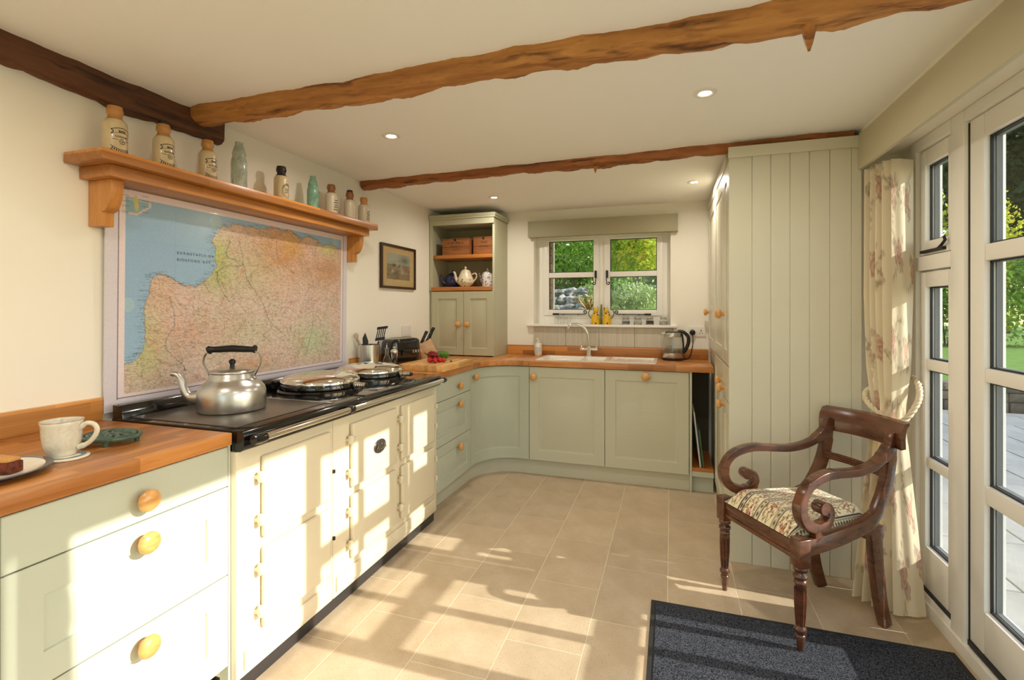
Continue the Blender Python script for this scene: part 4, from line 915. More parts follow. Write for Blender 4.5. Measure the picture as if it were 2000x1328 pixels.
# --- chopping board and peppers
BRD = wood('end_grain_board', rgb(204,150,84), rgb(232,188,122), (24,4,24), .4, .05, .05, ('y', .5, .03))
brd = tag(MB(rot_xf((-1.575, 3.135), -.02, .9104)).box(-.175, .170, -.235, .245, 0, .040).build('chopping_board', BRD, bevel=.003), 'thick wooden chopping board on the worktop corner', 'board')
RED = M('red_pepper_skin', rgb(190,16,24), .15, coat=.5); GREENP = M('green_pepper_skin', rgb(74,122,32), .2, coat=.4)
STEM = M('pepper_stem', rgb(96,100,50), .6)
def pepper(label, c, ax, L, r, mat, nm):
    t = thing(nm, label, 'pepper', c)
    a = Vector(ax).normalized(); u = a.orthogonal().normalized(); w = a.cross(u); m = MB(); C0 = Vector(c)
    def f(q, v):
        an = 2*pi*q; rr = r*np.interp(v, [0, .06, .2, .5, .8, .95, 1], [.05, .62, .98, 1, .82, .45, .05])*(1+.13*cos(3*an+.7))
        h = L*v+(.012 if False else -.010*max(0, 1-v/.12)*-1)
        return C0+a*(L*v-L/2)+u*(rr*cos(an))+w*(rr*sin(an))
    m.grid(30, 20, f, True); m.build('flesh', mat, t, angle=80)
    MB().tube([C0-a*(L/2-.004), C0-a*(L/2+.008), C0-a*(L/2+.024)+Vector((0,0,.010))], [.008, .0055, .005], 8).build('stem', STEM, t)
pepper('dark red pepper with stalk lying on the chopping board', (-1.60, 3.135, .9504+.042), (.92, .10, -.12), .085, .034, M('dark_red_pepper_skin', rgb(126,10,26), .15, coat=.5), 'red_pepper')
pepper('green pepper half hidden behind the red peppers', (-1.59, 3.26, .9504+.036), (.9, .3, .0), .095, .034, GREENP, 'green_pepper')
# a bunch of small red chillies / cherry tomatoes in front
TOM = [(-1.585, 3.06, .017), (-1.555, 3.07, .018), (-1.525, 3.085, .018), (-1.60, 3.075, .016), (-1.54, 3.045, .016), (-1.505, 3.105, .016)]
for (x, y, r), tl_ in zip(TOM, ('second from left at the front', 'in the middle', 'behind the right end', 'leftmost', 'foremost', 'rightmost')):
    g = thing('cherry_tomato', 'small glossy red tomato on the chopping board, %s' % tl_, 'tomato', (x, y, .9504), 'tomatoes on the chopping board')
    MB().lathe([(0, 0)]+[(r*sin(k*pi/9), r*.95-r*.95*cos(k*pi/9)) for k in range(1, 9)]+[(0, r*1.9)], (x, y, .9506), seg=16).build('skin', RED, g, angle=80)
    MB().lathe([(0, .0), (.004, .001), (.002, .004), (0, .005)], (x, y, .9504+r*1.88), seg=6).build('stalk_end', STEM, g)
tag(MB().lathe([(0, 0), (.007, .001), (.009, .007), (.006, .013), (0, .014)], (-1.46, 3.13, .9506), seg=12).build('garlic_clove', M('grey_brown_skin', rgb(110,96,84), .6)), 'tiny grey-brown piece at the right of the chopping board', 'garlic')
# --- things around the sink
sx, sy = -1.115, 4.19
t = thing('soap_dispenser', 'white pump soap bottle left of the sink', 'dispenser', (sx, sy, .9104))
MB().lathe([(0, 0), (.031, 0), (.033, .004), (.033, .095), (.028, .106), (.013, .111), (.012, .118), (0, .118)], (sx, sy, .9104), seg=28).build('bottle', IVORY, t)
MB().lathe([(.0345, .03), (.0345, .075)], (sx, sy, .9104), seg=28).build('printed_label', M('grey_label', rgb(206,206,200), .6), t)
m = MB(); m.lathe([(.013, .1185), (.013, .128), (.005, .130), (.005, .150), (0, .15)], (sx, sy, .9104), seg=14); m.tube([(sx, sy, .9104+.148), (sx-.004, sy-.03, .9104+.149), (sx-.005, sy-.038, .9104+.142)], [.006, .005, .004], 8); m.build('pump', WHITE, t)
ex, ey = .012, 4.165
t = thing('electric_kettle', 'glass electric kettle with black handle near the socket', 'kettle', (ex, ey, .9104))
MB().lathe([(.083, 0), (.085, .006), (.085, .014), (.08, .018), (0, .018)], (ex, ey, .9104), seg=40).build('power_base', BLACKPL, t)
MB().lathe([(.0, .0185), (.078, .0185), (.080, .022), (.079, .058), (0, .058)], (ex, ey, .9104), seg=40).build('steel_base', STEEL, t)
MB().lathe([(.078, .0585), (.0785, .06), (.0765, .13), (.0685, .185), (.0665, .185), (.0745, .13), (.0765, .06), (.078, .0585)], (ex, ey, .9104), seg=40).build('glass_jug', CLEAR, t)
MB().lathe([(.0, .0588), (.0755, .0588), (.0745, .095), (0, .095)], (ex, ey, .9104), seg=32).build('water', M('water', (.9,.95,.95,1), .02, trans=1, ior=1.33), t)
m = MB(); m.lathe([(.069, .1852), (.0705, .19), (.069, .215), (.067, .22), (.06, .22), (.06, .1852)], (ex, ey, .9104), seg=40); m.tube([(ex-.06, ey-.012, 1.125), (ex-.085, ey-.018, 1.128), (ex-.092, ey-.02, 1.13)], [.02, .012, .008], 10); m.build('steel_collar', STEEL, t)
MB().lathe([(.066, .2205), (.066, .224), (.05, .229), (.0, .231)], (ex, ey, .9104), seg=32).build('lid', BLACKPL, t)
MB().tube(bez([(ex+.035, ey, 1.142), (ex+.08, ey, 1.135), (ex+.115, ey, 1.10), (ex+.118, ey, 1.05), (ex+.10, ey, 1.0), (ex+.078, ey, .965)], 6), [.012]*4+[.0135]*23+[.011]*4, 12).build('handle', BLACKPL, t)
MB().tube(bez([(ex+.072, ey, 1.12), (ex+.08, ey, 1.05), (ex+.084, ey, .975)], 6), .006, 8).build('handle_spine', BLACKPL, t)
SOCK = M('socket_white', rgb(236,230,220), .35); HOLE = M('socket_hole', rgb(40,36,34), .7)
t = thing('power_socket', 'white double power socket on the back wall right of the kettle', 'socket', (.205, YB-.004, 1.09))
MB().box(.132, .268, YB-.0095, YB-.0005, 1.093, 1.179).build('face_plate', SOCK, t, bevel=.003)
for x in (.168, .232):
    m = MB(); m.box(x-.003, x+.003, YB-.0105, YB-.0097, 1.135, 1.147); m.box(x-.013, x-.006, YB-.0105, YB-.0097, 1.118, 1.123); m.box(x+.006, x+.013, YB-.0105, YB-.0097, 1.118, 1.123); m.build('pin_hole', HOLE, t, smooth=False)
    MB().box(x-.006, x+.006, YB-.012, YB-.0097, 1.155, 1.168).build('rocker_switch', SOCK, t, bevel=.001)
t = thing('power_plug', 'black plug in the socket behind the electric kettle', 'plug', (.165, YB-.03, 1.13))
MB().lathe([(.021, 0), (.023, .012), (.02, .028), (.01, .034), (0, .034)], (.165, YB-.0125, 1.128), ax=(0, -1, 0), seg=20).build('plug_body', BLACKPL, t)
MB().tube(bez([(.165, YB-.03, 1.11), (.168, YB-.03, 1.04), (.15, YB-.04, .95), (.13, YB-.06, .918), (.10, YB-.10, .915)], 6), .0035, 6).build('cable', BLACKPL, t)
t = thing('power_socket', 'white double power socket on the left wall above the toaster', 'socket', (XL+.004, 3.52, 1.10))
MB().box(XL+.0005, XL+.0095, 3.46, 3.60, 1.10, 1.186).build('face_plate', SOCK, t, bevel=.003)
for y in (3.495, 3.565): MB().box(XL+.0097, XL+.012, y-.006, y+.006, 1.16, 1.173).build('rocker_switch', SOCK, t, bevel=.001)
# jars, cats and glasses on the sill
SZ = 1.1843
fills = [(-.372, rgb(128,126,140), 'clear jar of grey-blue salt on the sill, left of the four jars', .45), (-.272, rgb(226,214,190), 'clear jar of white sugar on the sill, second of the four jars', .40), (-.172, rgb(84,54,40), 'clear jar of brown spice on the sill, third of the four jars', .55), (-.062, rgb(214,208,196), 'clear jar of pale crystals on the sill, nearest the kettle', .45)]
for x, c, l, fl in fills:
    t = thing('spice_jar', l, 'jar', (x, 4.335, SZ), 'four small jars on the window sill')
    MB().lathe([(0, 0), (.03, 0), (.033, .006), (.033, .038), (.026, .050), (.024, .054), (.022, .05), (.031, .037), (.031, .007), (0, .003)], (x, 4.335, SZ), seg=24).build('glass_jar', CLEAR, t)
    MB().lathe([(0, .0033), (.0305, .0072), (.0305, .008+.05*fl), (0, .01+.05*fl)], (x, 4.335, SZ), seg=18).build('contents', M('jar_contents', c, .8), t)
    MB().lathe([(.028, .0545), (.029, .058), (.029, .068), (.026, .071), (0, .071)], (x, 4.335, SZ), seg=24).build('lid', M('jar_lid_glass', rgb(196,190,178), .1, .3), t)
YEL = M('yellow_painted_china', rgb(226,176,20), .25, coat=.3)
YEL2 = None
def spotted(name, base, spots, scale, lo, rough=.25):
    m, t, b = new_mat(name); v = N(t, 'ShaderNodeTexVoronoi', Scale=1.0); t.links.new(coords(t, scale), v.inputs['Vector'])
    r = N(t, 'ShaderNodeMapRange'); t.links.new(v.outputs['Distance'], r.inputs[0]); r.inputs[1].default_value = lo; r.inputs[2].default_value = lo+.05; r.inputs[3].default_value = 1; r.inputs[4].default_value = 0
    hs = ramp(t, v.outputs['Color'], [(i/len(spots), c) for i, c in enumerate(spots)])
    t.nodes[-1].color_ramp.interpolation = 'CONSTANT' if hasattr(t.nodes[-1], 'color_ramp') else 'LINEAR'
    t.links.new(mixc(t, r.outputs[0], base, hs), b.inputs['Base Color']); b.inputs['Roughness'].default_value = rough; b.inputs['Coat Weight'].default_value = .4
    return m
CATM = spotted('yellow_spotted_china', rgb(228,180,24), [rgb(170,40,20), rgb(60,40,20), rgb(90,110,30)], (38,38,38), .28)
def cat(x, y, s, label):
    t = thing('china_cat', label, 'ornament', (x, y, SZ), 'pair of yellow china cats')
    m = MB(); m.lathe([(0, 0), (.036, 0), (.040, .008), (.037, .04), (.028, .08), (.020, .102), (.017, .11)], (x, y, SZ), seg=22); m.build('body', CATM, t)
    hx = x+.006*s
    MB().lathe([(0, .100), (.016, .104), (.0235, .118), (.022, .134), (.012, .144), (0, .146)], (hx, y-.004, SZ), seg=18).build('head', CATM, t)
    for q in (-1, 1): MB().lathe([(.0085, 0), (.006, .012), (0, .024)], (hx+q*.013, y-.004, SZ+.136), seg=8).build('ear', CATM, t)
    MB().tube(bez([(x-s*.034, y+.01, SZ+.05), (x-s*.055, y+.01, SZ+.075), (x-s*.06, y+.01, SZ+.105), (x-s*.045, y+.01, SZ+.13), (x-s*.034, y+.01, SZ+.125)], 5), .005, 8).build('tail', M('green_tail', rgb(110,124,44), .3), t)
cat(-.635, 4.335, 1, 'yellow spotted china cat on the sill, curly tail to the left')
cat(-.535, 4.335, -1, 'yellow spotted china cat on the sill nearer the jars')
tag(MB().tube([(-.586, 4.345, SZ), (-.585, 4.345, SZ+.06), (-.584, 4.345, SZ+.12), (-.583, 4.345, SZ+.175)], [.011, .010, .0105, .008], 12).build('candle', M('olive_candle', rgb(120,128,60), .5)), 'olive green candle standing between the two china cats', 'candle')
for x, gl_ in ((-.985, 'left'), (-.93, 'middle'), (-.87, 'right')):
    t = thing('shot_glass', 'small clear drinking glass behind the tap, %s of three' % gl_, 'glass', (x, 4.34, SZ), 'three small glasses on the sill')
    MB().lathe([(0, 0), (.016, 0), (.017, .004), (.022, .065), (.0205, .065), (.015, .008), (0, .008)], (x, 4.34, SZ), seg=20).build('glass_wall', CLEAR, t)
# --- inside the corner cabinet
CRATE = wood('old_crate_wood', rgb(122,72,34), rgb(164,102,52), (4,40,30), .7, 0, .2)
STENC = M('stencil_ink', rgb(62,38,20), .8)
def crate(label, x0, x1, y0, z1, lines):
    t = thing('wooden_box', label, 'box', ((x0+x1)/2, y0+.09, 1.7955))
    z0 = 1.7955; h = (z1-z0)
    for k in range(2): MB().box(x0, x1, y0, y0+.012, z0+.001+k*h/2, z0+(k+1)*h/2-.0012).build('front_slat', CRATE, t, bevel=.001, seg=1)
    MB().box(x0, x0+.012, y0+.0125, y0+.19, z0, z1).build('end_board', CRATE, t, smooth=False); MB().box(x1-.012, x1, y0+.0125, y0+.19, z0, z1).build('end_board', CRATE, t, smooth=False)
    MB().box(x0+.0125, x1-.0125, y0+.0125, y0+.19, z0, z0+.01).build('base_board', CRATE, t, smooth=False)
    MB().box(x0-.002, x1+.002, y0-.001, y0+.192, z1+.0005, z1+.008).build('lid', CRATE, t, bevel=.001, seg=1)
    MB().box((x0+x1)/2-.012, (x0+x1)/2+.006, y0-.004, y0-.0012, z1-.016, z1+.006).build('clasp', IRON, t, bevel=.002)
    for s, sz, z in lines: text_mesh(s, sz, lambda x, y, z=z: ((x0+x1)/2+.0+x, y0-.0006, z+y), 'stencilled_lettering', STENC, t)
crate('wooden tea box with stencilled lettering on the left of the upper cabinet shelf', -1.945, -1.69, 3.985, 1.935, [('T.W. Perry', .034, 1.892), ('MERCHANTS', .017, 1.866), ('LONDON', .016, 1.842)])
crate('second wooden box partly hidden at the right of the upper cabinet shelf', -1.662, -1.462, 4.02, 1.945, [('TEAS', .030, 1.895), ('CEYLON', .022, 1.862)])
def teapot(nm, label, c, sc, prof, mat, spout, handle, knobz, kr=.010, sa=pi):
    t = thing(nm, label, 'teapot', c)
    x, y, z = c
    MB().lathe([(r*sc, h*sc) for r, h in prof], c, seg=36).build('pot', mat, t, angle=60)
    h0 = prof[-1][1]*sc; r0 = prof[-1][0]*sc
    l = MB().lathe([(r0*1.02, h0), (r0*.95, h0+.008*sc), (r0*.6, h0+.018*sc), (kr*.7, h0+.024*sc), (kr*.6, h0+.03*sc), (kr*1.2, h0+.038*sc), (kr, h0+.046*sc), (0, h0+.049*sc)], c, seg=24).build('lid', mat, t, angle=60)
    f = lambda r, h: (x+cos(sa)*r*sc, y+sin(sa)*r*sc, z+h*sc)
    MB().tube(bez([f(*p) for p in spout], 6), [(.017-.0095*i/(6*(len(spout)-1)))*sc for i in range(6*(len(spout)-1)+1)], 12).build('spout', mat, t, angle=70)
    MB().tube(bez([f(-p[0], p[1]) for p in handle], 6), .0062*sc, 10).build('handle', mat, t)
CREAMFL = spotted('cream_floral_china', rgb(226,212,178), [rgb(176,104,96), rgb(120,112,70), rgb(190,140,110)], (36,36,36), .24)
WHITEFL = spotted('white_blue_china', rgb(232,228,222), [rgb(70,84,120), rgb(120,110,120), rgb(150,140,130)], (48,48,48), .30)
NAVY = M('navy_glaze', rgb(34,44,84), .15, coat=.5, noise=((20,20,20), rgb(50,62,110), .4, .7))
TZ = 1.5125
teapot('teapot', 'dark blue glazed teapot on the lower cabinet shelf', (-1.905, 4.12, TZ), .96, [(0, 0), (.045, 0), (.062, .02), (.072, .055), (.068, .09), (.055, .115), (.045, .12)], NAVY, [(.055, .035), (.088, .05), (.10, .085), (.112, .115), (.118, .118)], [(.06, .10), (.10, .10), (.105, .06), (.065, .03)], 0, sa=pi+.5)
teapot('teapot', 'cream floral teapot in the middle of the lower cabinet shelf', (-1.735, 4.02, TZ), .97, [(0, 0), (.04, 0), (.043, .006), (.07, .03), (.078, .055), (.070, .085), (.055, .115), (.048, .135), (.044, .14)], CREAMFL, [(.062, .04), (.088, .065), (.098, .10), (.110, .135), (.122, .142)], [(.058, .11), (.095, .125), (.108, .09), (.07, .04)], 0)
teapot('teapot', 'white teapot with blue pattern on the lower cabinet shelf, beside the cabinet side', (-1.550, 4.09, TZ), .92, [(0, 0), (.056, 0), (.058, .006), (.056, .05), (.060, .09), (.057, .125), (.05, .135)], WHITEFL, [(.05, .045), (.075, .065), (.088, .10), (.098, .13), (.108, .136)], [(.055, .115), (.085, .12), (.092, .08), (.056, .04)], 0, sa=pi-.3)
# --- bottles on the mantel shelf
STONE = M('stoneware_cream', rgb(216,196,156), .3, coat=.25, noise=((25,25,25), rgb(206,182,138), .4, .7))
STONE2 = M('stoneware_pale', rgb(206,190,162), .32, coat=.2)
TAN = M('stoneware_tan_neck', rgb(192,134,70), .28, coat=.3); BRN = M('stoneware_brown_neck', rgb(140,84,44), .28, coat=.3)
INKB = M('printed_black', rgb(52,44,40), .6); STOP = M('black_stopper', rgb(40,34,28), .4)
BZ = 1.8823; BXp = -1.935
def wrap(c, r, a0): return lambda x, y: (c[0]+(r+.0006)*cos(a0+x/r), c[1]+(r+.0006)*sin(a0+x/r), c[2]+y)
def line(mb, c, r, a0, pts, w=.0012):
    """ink line wrapped round the bottle; pts in (x along the girth, z)"""
    f = wrap(c, r, a0); P = bez(pts, 5) if len(pts) > 2 else [tuple(np.array(pts[0])+(np.array(pts[1])-np.array(pts[0]))*k/6) for k in range(7)]
    vs = []
    for i, p in enumerate(P):
        q = P[min(i+1, len(P)-1)]; o = P[max(i-1, 0)]; dx, dy = q[0]-o[0], q[1]-o[1]; L_ = math.hypot(dx, dy) or 1
        vs += [f(p[0]-dy/L_*w/2, p[1]+dx/L_*w/2), f(p[0]+dy/L_*w/2, p[1]-dx/L_*w/2)]
    mb.add(vs, [(2*i, 2*i+1, 2*i+3, 2*i+2) for i in range(len(P)-1)])
def stone_bottle(y, h, r, neck, label, kind, body=STONE, cap=False, capall=None):
    c = (BXp, y, BZ); t = thing('stoneware_bottle', label, 'bottle', c, 'bottles on the mantel shelf')
    s = h/.185
    MB().lathe([(0, .003), (r*.9, .003), (r*.93, 0), (r*.97, 0), (r, .005), (r, .112*s), (r*.97, .122*s), (r*.80, .132*s)], c, seg=32).build('body', body, t, angle=50)
    MB().lathe([(r*.80, .1321*s), (r*.6, .141*s), (r*.58, .148*s), (r*.56, .152*s), (r*.68, .158*s), (r*.70, .168*s), (r*.64, .176*s), (r*.60, .184*s), (r*.48, .185*s), (0, .183*s)], c, seg=28).build('neck', capall or neck, t, angle=60)
    if cap: MB().lathe([(r*.50, .1852*s), (r*.52, .188*s), (r*.52, .196*s), (r*.46, .199*s), (0, .199*s)], c, seg=20).build('stopper', STOP, t)
    a0 = .02; m = MB(); Lh = .112*s
    if kind == 'banner':
        line(m, c, r, a0, [(-.034, .092*s), (0, .100*s), (.034, .092*s)], .0025); line(m, c, r, a0, [(-.034, .075*s), (0, .083*s), (.034, .075*s)], .0014)
        for q in (-1, 1): line(m, c, r, a0, [(.034*q, .092*s), (.027*q, .084*s), (.034*q, .075*s)], .003)
        line(m, c, r, a0, [(-.012, .0555*s), (-.030, .0565*s)], .0018); line(m, c, r, a0, [(.014, .0555*s), (.032, .0565*s)], .0018)
        line(m, c, r, a0, [(.009*cos(k*pi/6), .050*s+.009*sin(k*pi/6)) for k in range(13)], .0016)
        for k in range(6): line(m, c, r, a0, [(0, .050*s), (.009*cos(k*pi/3), .050*s+.009*sin(k*pi/3))], .001)
        line(m, c, r, a0, [(-.036, .034*s), (-.02, .024*s), (0, .020*s), (.02, .024*s), (.036, .034*s)], .002); line(m, c, r, a0, [(-.036, .020*s), (-.02, .010*s), (0, .006*s), (.02, .010*s), (.036, .020*s)], .002)
        for k in range(11):
            x = -.031+k*.0062; zc_ = .013*s+(x/.036)**2*.014*s; line(m, c, r, a0, [(x, zc_-.004*s), (x+.0012, zc_+.004*s)], .0028)
        m.build('printed_banner', INKB, t, smooth=False, nofix=True)
        text_mesh('GINGER', .011*s, (lambda f: lambda x, y: f(x, .0635*s+y))(wrap(c, r, a0)), 'printed_lettering', INKB, t, bold=.0003, spacing=1.2)
        text_mesh('BEER', .0115*s, (lambda f: lambda x, y: f(x, .083*s+y))(wrap(c, r, a0)), 'printed_lettering', INKB, t, bold=.0003)
    elif kind == 'oval':
        line(m, c, r, a0, [(.026*cos(k*pi/8), .055*s+.036*s*sin(k*pi/8)) for k in range(17)], .0022); line(m, c, r, a0, [(.018*cos(k*pi/8), .055*s+.027*s*sin(k*pi/8)) for k in range(17)], .001)
        for k in range(9):
            an = .5+k*.27; line(m, c, r, a0, [(.0195*cos(an), .055*s+.028*s*sin(an)), (.0245*cos(an), .055*s+.034*s*sin(an))], .003)
        for z in (.045, .055, .064): line(m, c, r, a0, [(-.012, z*s), (.012, z*s)], .0035)
        m.build('printed_oval', INKB, t, smooth=False, nofix=True)
    else:
        for z, w in ((.086, .010), (.072, .016), (.058, .012), (.045, .016), (.030, .018)):
            for k in range(4): line(m, c, r, a0, [(-w+k*w*.55, z*s), (-w+k*w*.55+w*.35, z*s+.003)], .006)
        m.build('printed_mark', INKB if kind == 'mark' else M('embossed', rgb(190,174,148), .4), t, smooth=False, nofix=True)
stone_bottle(1.262, .182, .038, TAN, 'stone ginger beer bottle at the left end of the shelf', 'banner')
stone_bottle(1.443, .180, .0365, TAN, 'stone ginger beer bottle with a black stopper, under the wall beam', 'banner', cap=True)
stone_bottle(1.640, .181, .036, TAN, 'stone ginger beer bottle next to the clear glass bottle', 'banner')
stone_bottle(2.068, .184, .036, BRN, 'stone bottle with an all-black screw top and oval mark', 'oval', capall=STOP)
stone_bottle(2.464, .183, .036, BRN, 'stone bottle with brown neck right of the green glass bottle', 'mark', STONE2)
stone_bottle(2.642, .176, .036, BRN, 'pale stone bottle with brown neck and dark cap, second from the shelf end', 'emboss', STONE2, cap=True)
stone_bottle(2.792, .176, .037, TAN, 'small pale stone bottle at the right end of the shelf', 'mark', STONE2)
def codd(y, h, r, label, col):
    c = (BXp, y, BZ); t = thing('codd_bottle', label, 'bottle', c, 'bottles on the mantel shelf')
    g = thin_glass('old_glass', col, .30)
    s = h/.22; wv = .0025
    outer = [(0, .004), (r*.85, .002), (r*.95, 0), (r, .006), (r, .12*s), (r*.93, .14*s), (r*.78, .155*s), (r*.86, .163*s), (r*.80, .175*s), (r*.62, .195*s), (r*.50, .205*s), (r*.50, .219*s), (r*.46, .22*s)]
    inner = [(max(q-wv, .002), z+.003 if i < 3 else z) for i, (q, z) in enumerate(outer[1:])][::-1]+[(0, .008)]
    MB().lathe(outer+inner, c, seg=28).build('glass_body', g, t, angle=50)
    MB().lathe([(0, .148*s-.008), (.007, .148*s-.004), (.0085, .148*s), (.007, .148*s+.005), (0, .148*s+.008)], c, seg=14).build('marble', M('marble_green', rgb(70,100,80), .1), t)
codd(1.805, .226, .035, 'tall clear greenish glass bottle with pinched neck', rgb(216,222,210))
codd(2.306, .194, .032, 'pale green glass bottle with pinched neck', rgb(176,214,192))
# --- framed hunting picture
pf = thing('framed_picture', 'small hunting print in a thin dark frame on the left wall', 'picture', (XL+.012, 3.375, 1.48))
FRM = M('dark_frame_wood', rgb(58,32,16), .35, coat=.3)
PY0, PY1, PZ0, PZ1 = 3.15, 3.66, 1.478, 1.815
for q in ((PY0, PY0+.018, PZ0, PZ1), (PY1-.018, PY1, PZ0, PZ1), (PY0+.018, PY1-.018, PZ0, PZ0+.018), (PY0+.018, PY1-.018, PZ1-.018, PZ1)):
    MB().box(XL+.0008, XL+.022, *q).build('frame_bar', FRM, pf, bevel=.002)
MB().box(XL+.001, XL+.010, PY0+.018, PY1-.018, PZ0+.018, PZ1-.018).build('mount_card', M('tan_mount', rgb(204,172,124), .7), pf, smooth=False)
nu, nv = 72, 50; Uq, Vq = np.meshgrid(np.linspace(0, 1, nu), np.linspace(0, 1, nv)); rp = np.random.RandomState(3)
P_ = np.ones((nv, nu, 3))*srgb(170,170,154)
P_[Vq > .42] = srgb(150,134,104); P_[(Vq > .78)] = srgb(136,114,78)
def pb(cu, cv, su, sv, c, k=1):
    w = (np.exp(-((Uq-cu)/su)**2-((Vq-cv)/sv)**2)*k).clip(0, 1)[..., None]; P_[:] = P_*(1-w)+srgb(*c)*w
pb(.75, .2, .2, .18, (120,124,112)); pb(.3, .45, .08, .06, (84,78,58)); pb(.48, .42, .05, .10, (196,180,160)); pb(.55, .45, .06, .06, (140,58,50)); pb(.52, .62, .14, .08, (160,150,132)); pb(.8, .6, .08, .12, (150,92,80)); pb(.25, .68, .05, .05, (206,190,160)); pb(.35, .75, .05, .05, (110,90,66)); pb(.7, .8, .12, .06, (128,98,70)); pb(.6, .52, .03, .12, (190,180,164)); pb(.49, .28, .015, .03, (60,50,40)); pb(.42, .7, .03, .1, (90,80,64))
for _ in range(60): pb(rp.rand(), .45+.45*rp.rand(), .02, .03, [(100,84,62), (180,164,140), (140,76,62)][rp.randint(3)], .7)
m = MB(); iy0, iy1, iz0, iz1 = PY0+.085, PY1-.085, PZ0+.072, PZ1-.066
m.v = [(XL+.0106, iy0+u*(iy1-iy0), iz1-v*(iz1-iz0)) for u, v in zip(Uq.ravel(), Vq.ravel())]; m.f = [(j*nu+i, (j+1)*nu+i, (j+1)*nu+i+1, j*nu+i+1) for j in range(nv-1) for i in range(nu-1)]
m.build('print', vcol('hunting_print', .7), pf, cols=np.concatenate([P_.reshape(-1, 3), np.ones((nu*nv, 1))], 1), nofix=True, smooth=False)
MB().box(XL+.0125, XL+.0145, PY0+.018, PY1-.018, PZ0+.018, PZ1-.018).build('glazing', PANE, pf, smooth=False)
# ================================================================ chair
F0 = Vector((.4835, 2.1335, 0)); dR = Vector((.789, .6144, 0))     # near side: front foot, direction to the back foot
FL = Vector((.234, 2.529, 0)); BL = Vector((.69, 2.714, 0)); dL = (BL-FL).normalized()
lat = Vector((.532, -.846, 0))                                       # across the chair, towards the near side
nR = Vector((dR.y, -dR.x, 0)); nL = Vector((-dL.y, dL.x, 0))        # outward of either side
def side(near):
    o, d, n = (F0, dR, nR) if near else (FL, dL, nL)
    return lambda a, l, z: tuple(o+d*a+n*l+Vector((0, 0, z)))
ch = thing('armchair', 'dark mahogany regency armchair with scroll arms and striped tapestry seat', 'chair', (.55, 2.42, 0))
arm = bez([(.497, .745), (.462, .712), (.40, .680), (.32, .664), (.238, .666), (.145, .671), (.07, .655), (.022, .624), (-.003, .577), (-.001, .528), (.026, .491), (.070, .472)], 6)
scr = bez([(.05, .478), (.085, .474), (.125, .480), (.146, .512), (.136, .545), (.108, .556)], 6)
rail = bez([(-.012, .408), (.06, .405), (.16, .412), (.26, .424), (.34, .438), (.40, .464), (.447, .53), (.483, .61), (.502, .69), (.512, .765), (.527, .80)], 6)
leg = bez([(.415, .43), (.412, .36), (.418, .29), (.430, .20), (.448, .10), (.478, 0)], 6)
FLUTE = [(.0245, .333), (.026, .328), (.0255, .318), (.017, .312), (.019, .308), (.026, .302), (.026, .292), (.018, .284), (.022, .281), (.023, .272), (.0225, .258), (.022, .255), (.022, .24), (.0215, .19), (.019, .14), (.0165, .108), (.015, .104), (.021, .098), (.0225, .088), (.017, .078), (.014, .073), (.0185, .069), (.018, .06), (.015, .054), (.0135, .03), (.010, 0)]
for near in (1, 0):
    s = side(near); lo, hi = (-.034, .004)
    nn = 'near' if near else 'far'
    MB().strip(rail, [.062]*18+[.058]*12+[.050]*20+[.042]*11, -.030, .002, s).build('side_rail', MAHOG, ch, bevel=.003, angle=50)
    MB().strip(leg, [.075]*5+[.062-.0006*i for i in range(26)], -.029, .001, s).build('rear_leg', MAHOG, ch, bevel=.003, angle=50)
    a_ = MB().strip(arm, [.040]*8+[.030]*20+[.033]*20+[.040]*19, -.034, .006, s).build('scroll_arm', MAHOG, ch, bevel=.005, seg=3, angle=50)
    MB().strip(scr, [.030]*8+[.036]*8+[.030]*10+[.026]*5, -.033, .005, s).build('scroll', MAHOG, a_, bevel=.004, angle=50)
    c0 = Vector(s(.104, -.036, .548)); n0 = (nR if near else nL)
    MB().lathe([(.0, 0), (.024, .001), (.025, .004), (.025, .042), (.024, .046), (0, .047)], c0, ax=n0, seg=20).build('scroll_boss', MAHOG, a_)
    MB().strip([(.070, .485), (.074, .46), (.078, .438), (.084, .425)], [.062, .036, .032, .06], -.030, .002, s).build('arm_support', MAHOG, a_, bevel=.003)
    # front corner block and fluted leg
    m = MB()
    fc = s(0, -.016, 0)
    m.lathe([(.034, .333), (.036, .336), (.036, .44), (.034, .443)], (fc[0], fc[1], 0), seg=4, cap=True)
    ang = atan2(lat.y, lat.x)+pi/4
    m.v = [(fc[0]+(x-fc[0])*cos(ang)-(y-fc[1])*sin(ang), fc[1]+(x-fc[0])*sin(ang)+(y-fc[1])*cos(ang), z) for x, y, z in m.v]
    m.build('corner_block', MAHOG, ch, bevel=.002)
    MB().lathe([(r, max(h, .0105 if near else 0)) for r, h in FLUTE], (fc[0], fc[1], 0), seg=40, flute=(11, 15, 10, .22)).build('front_leg', MAHOG, ch, angle=60)
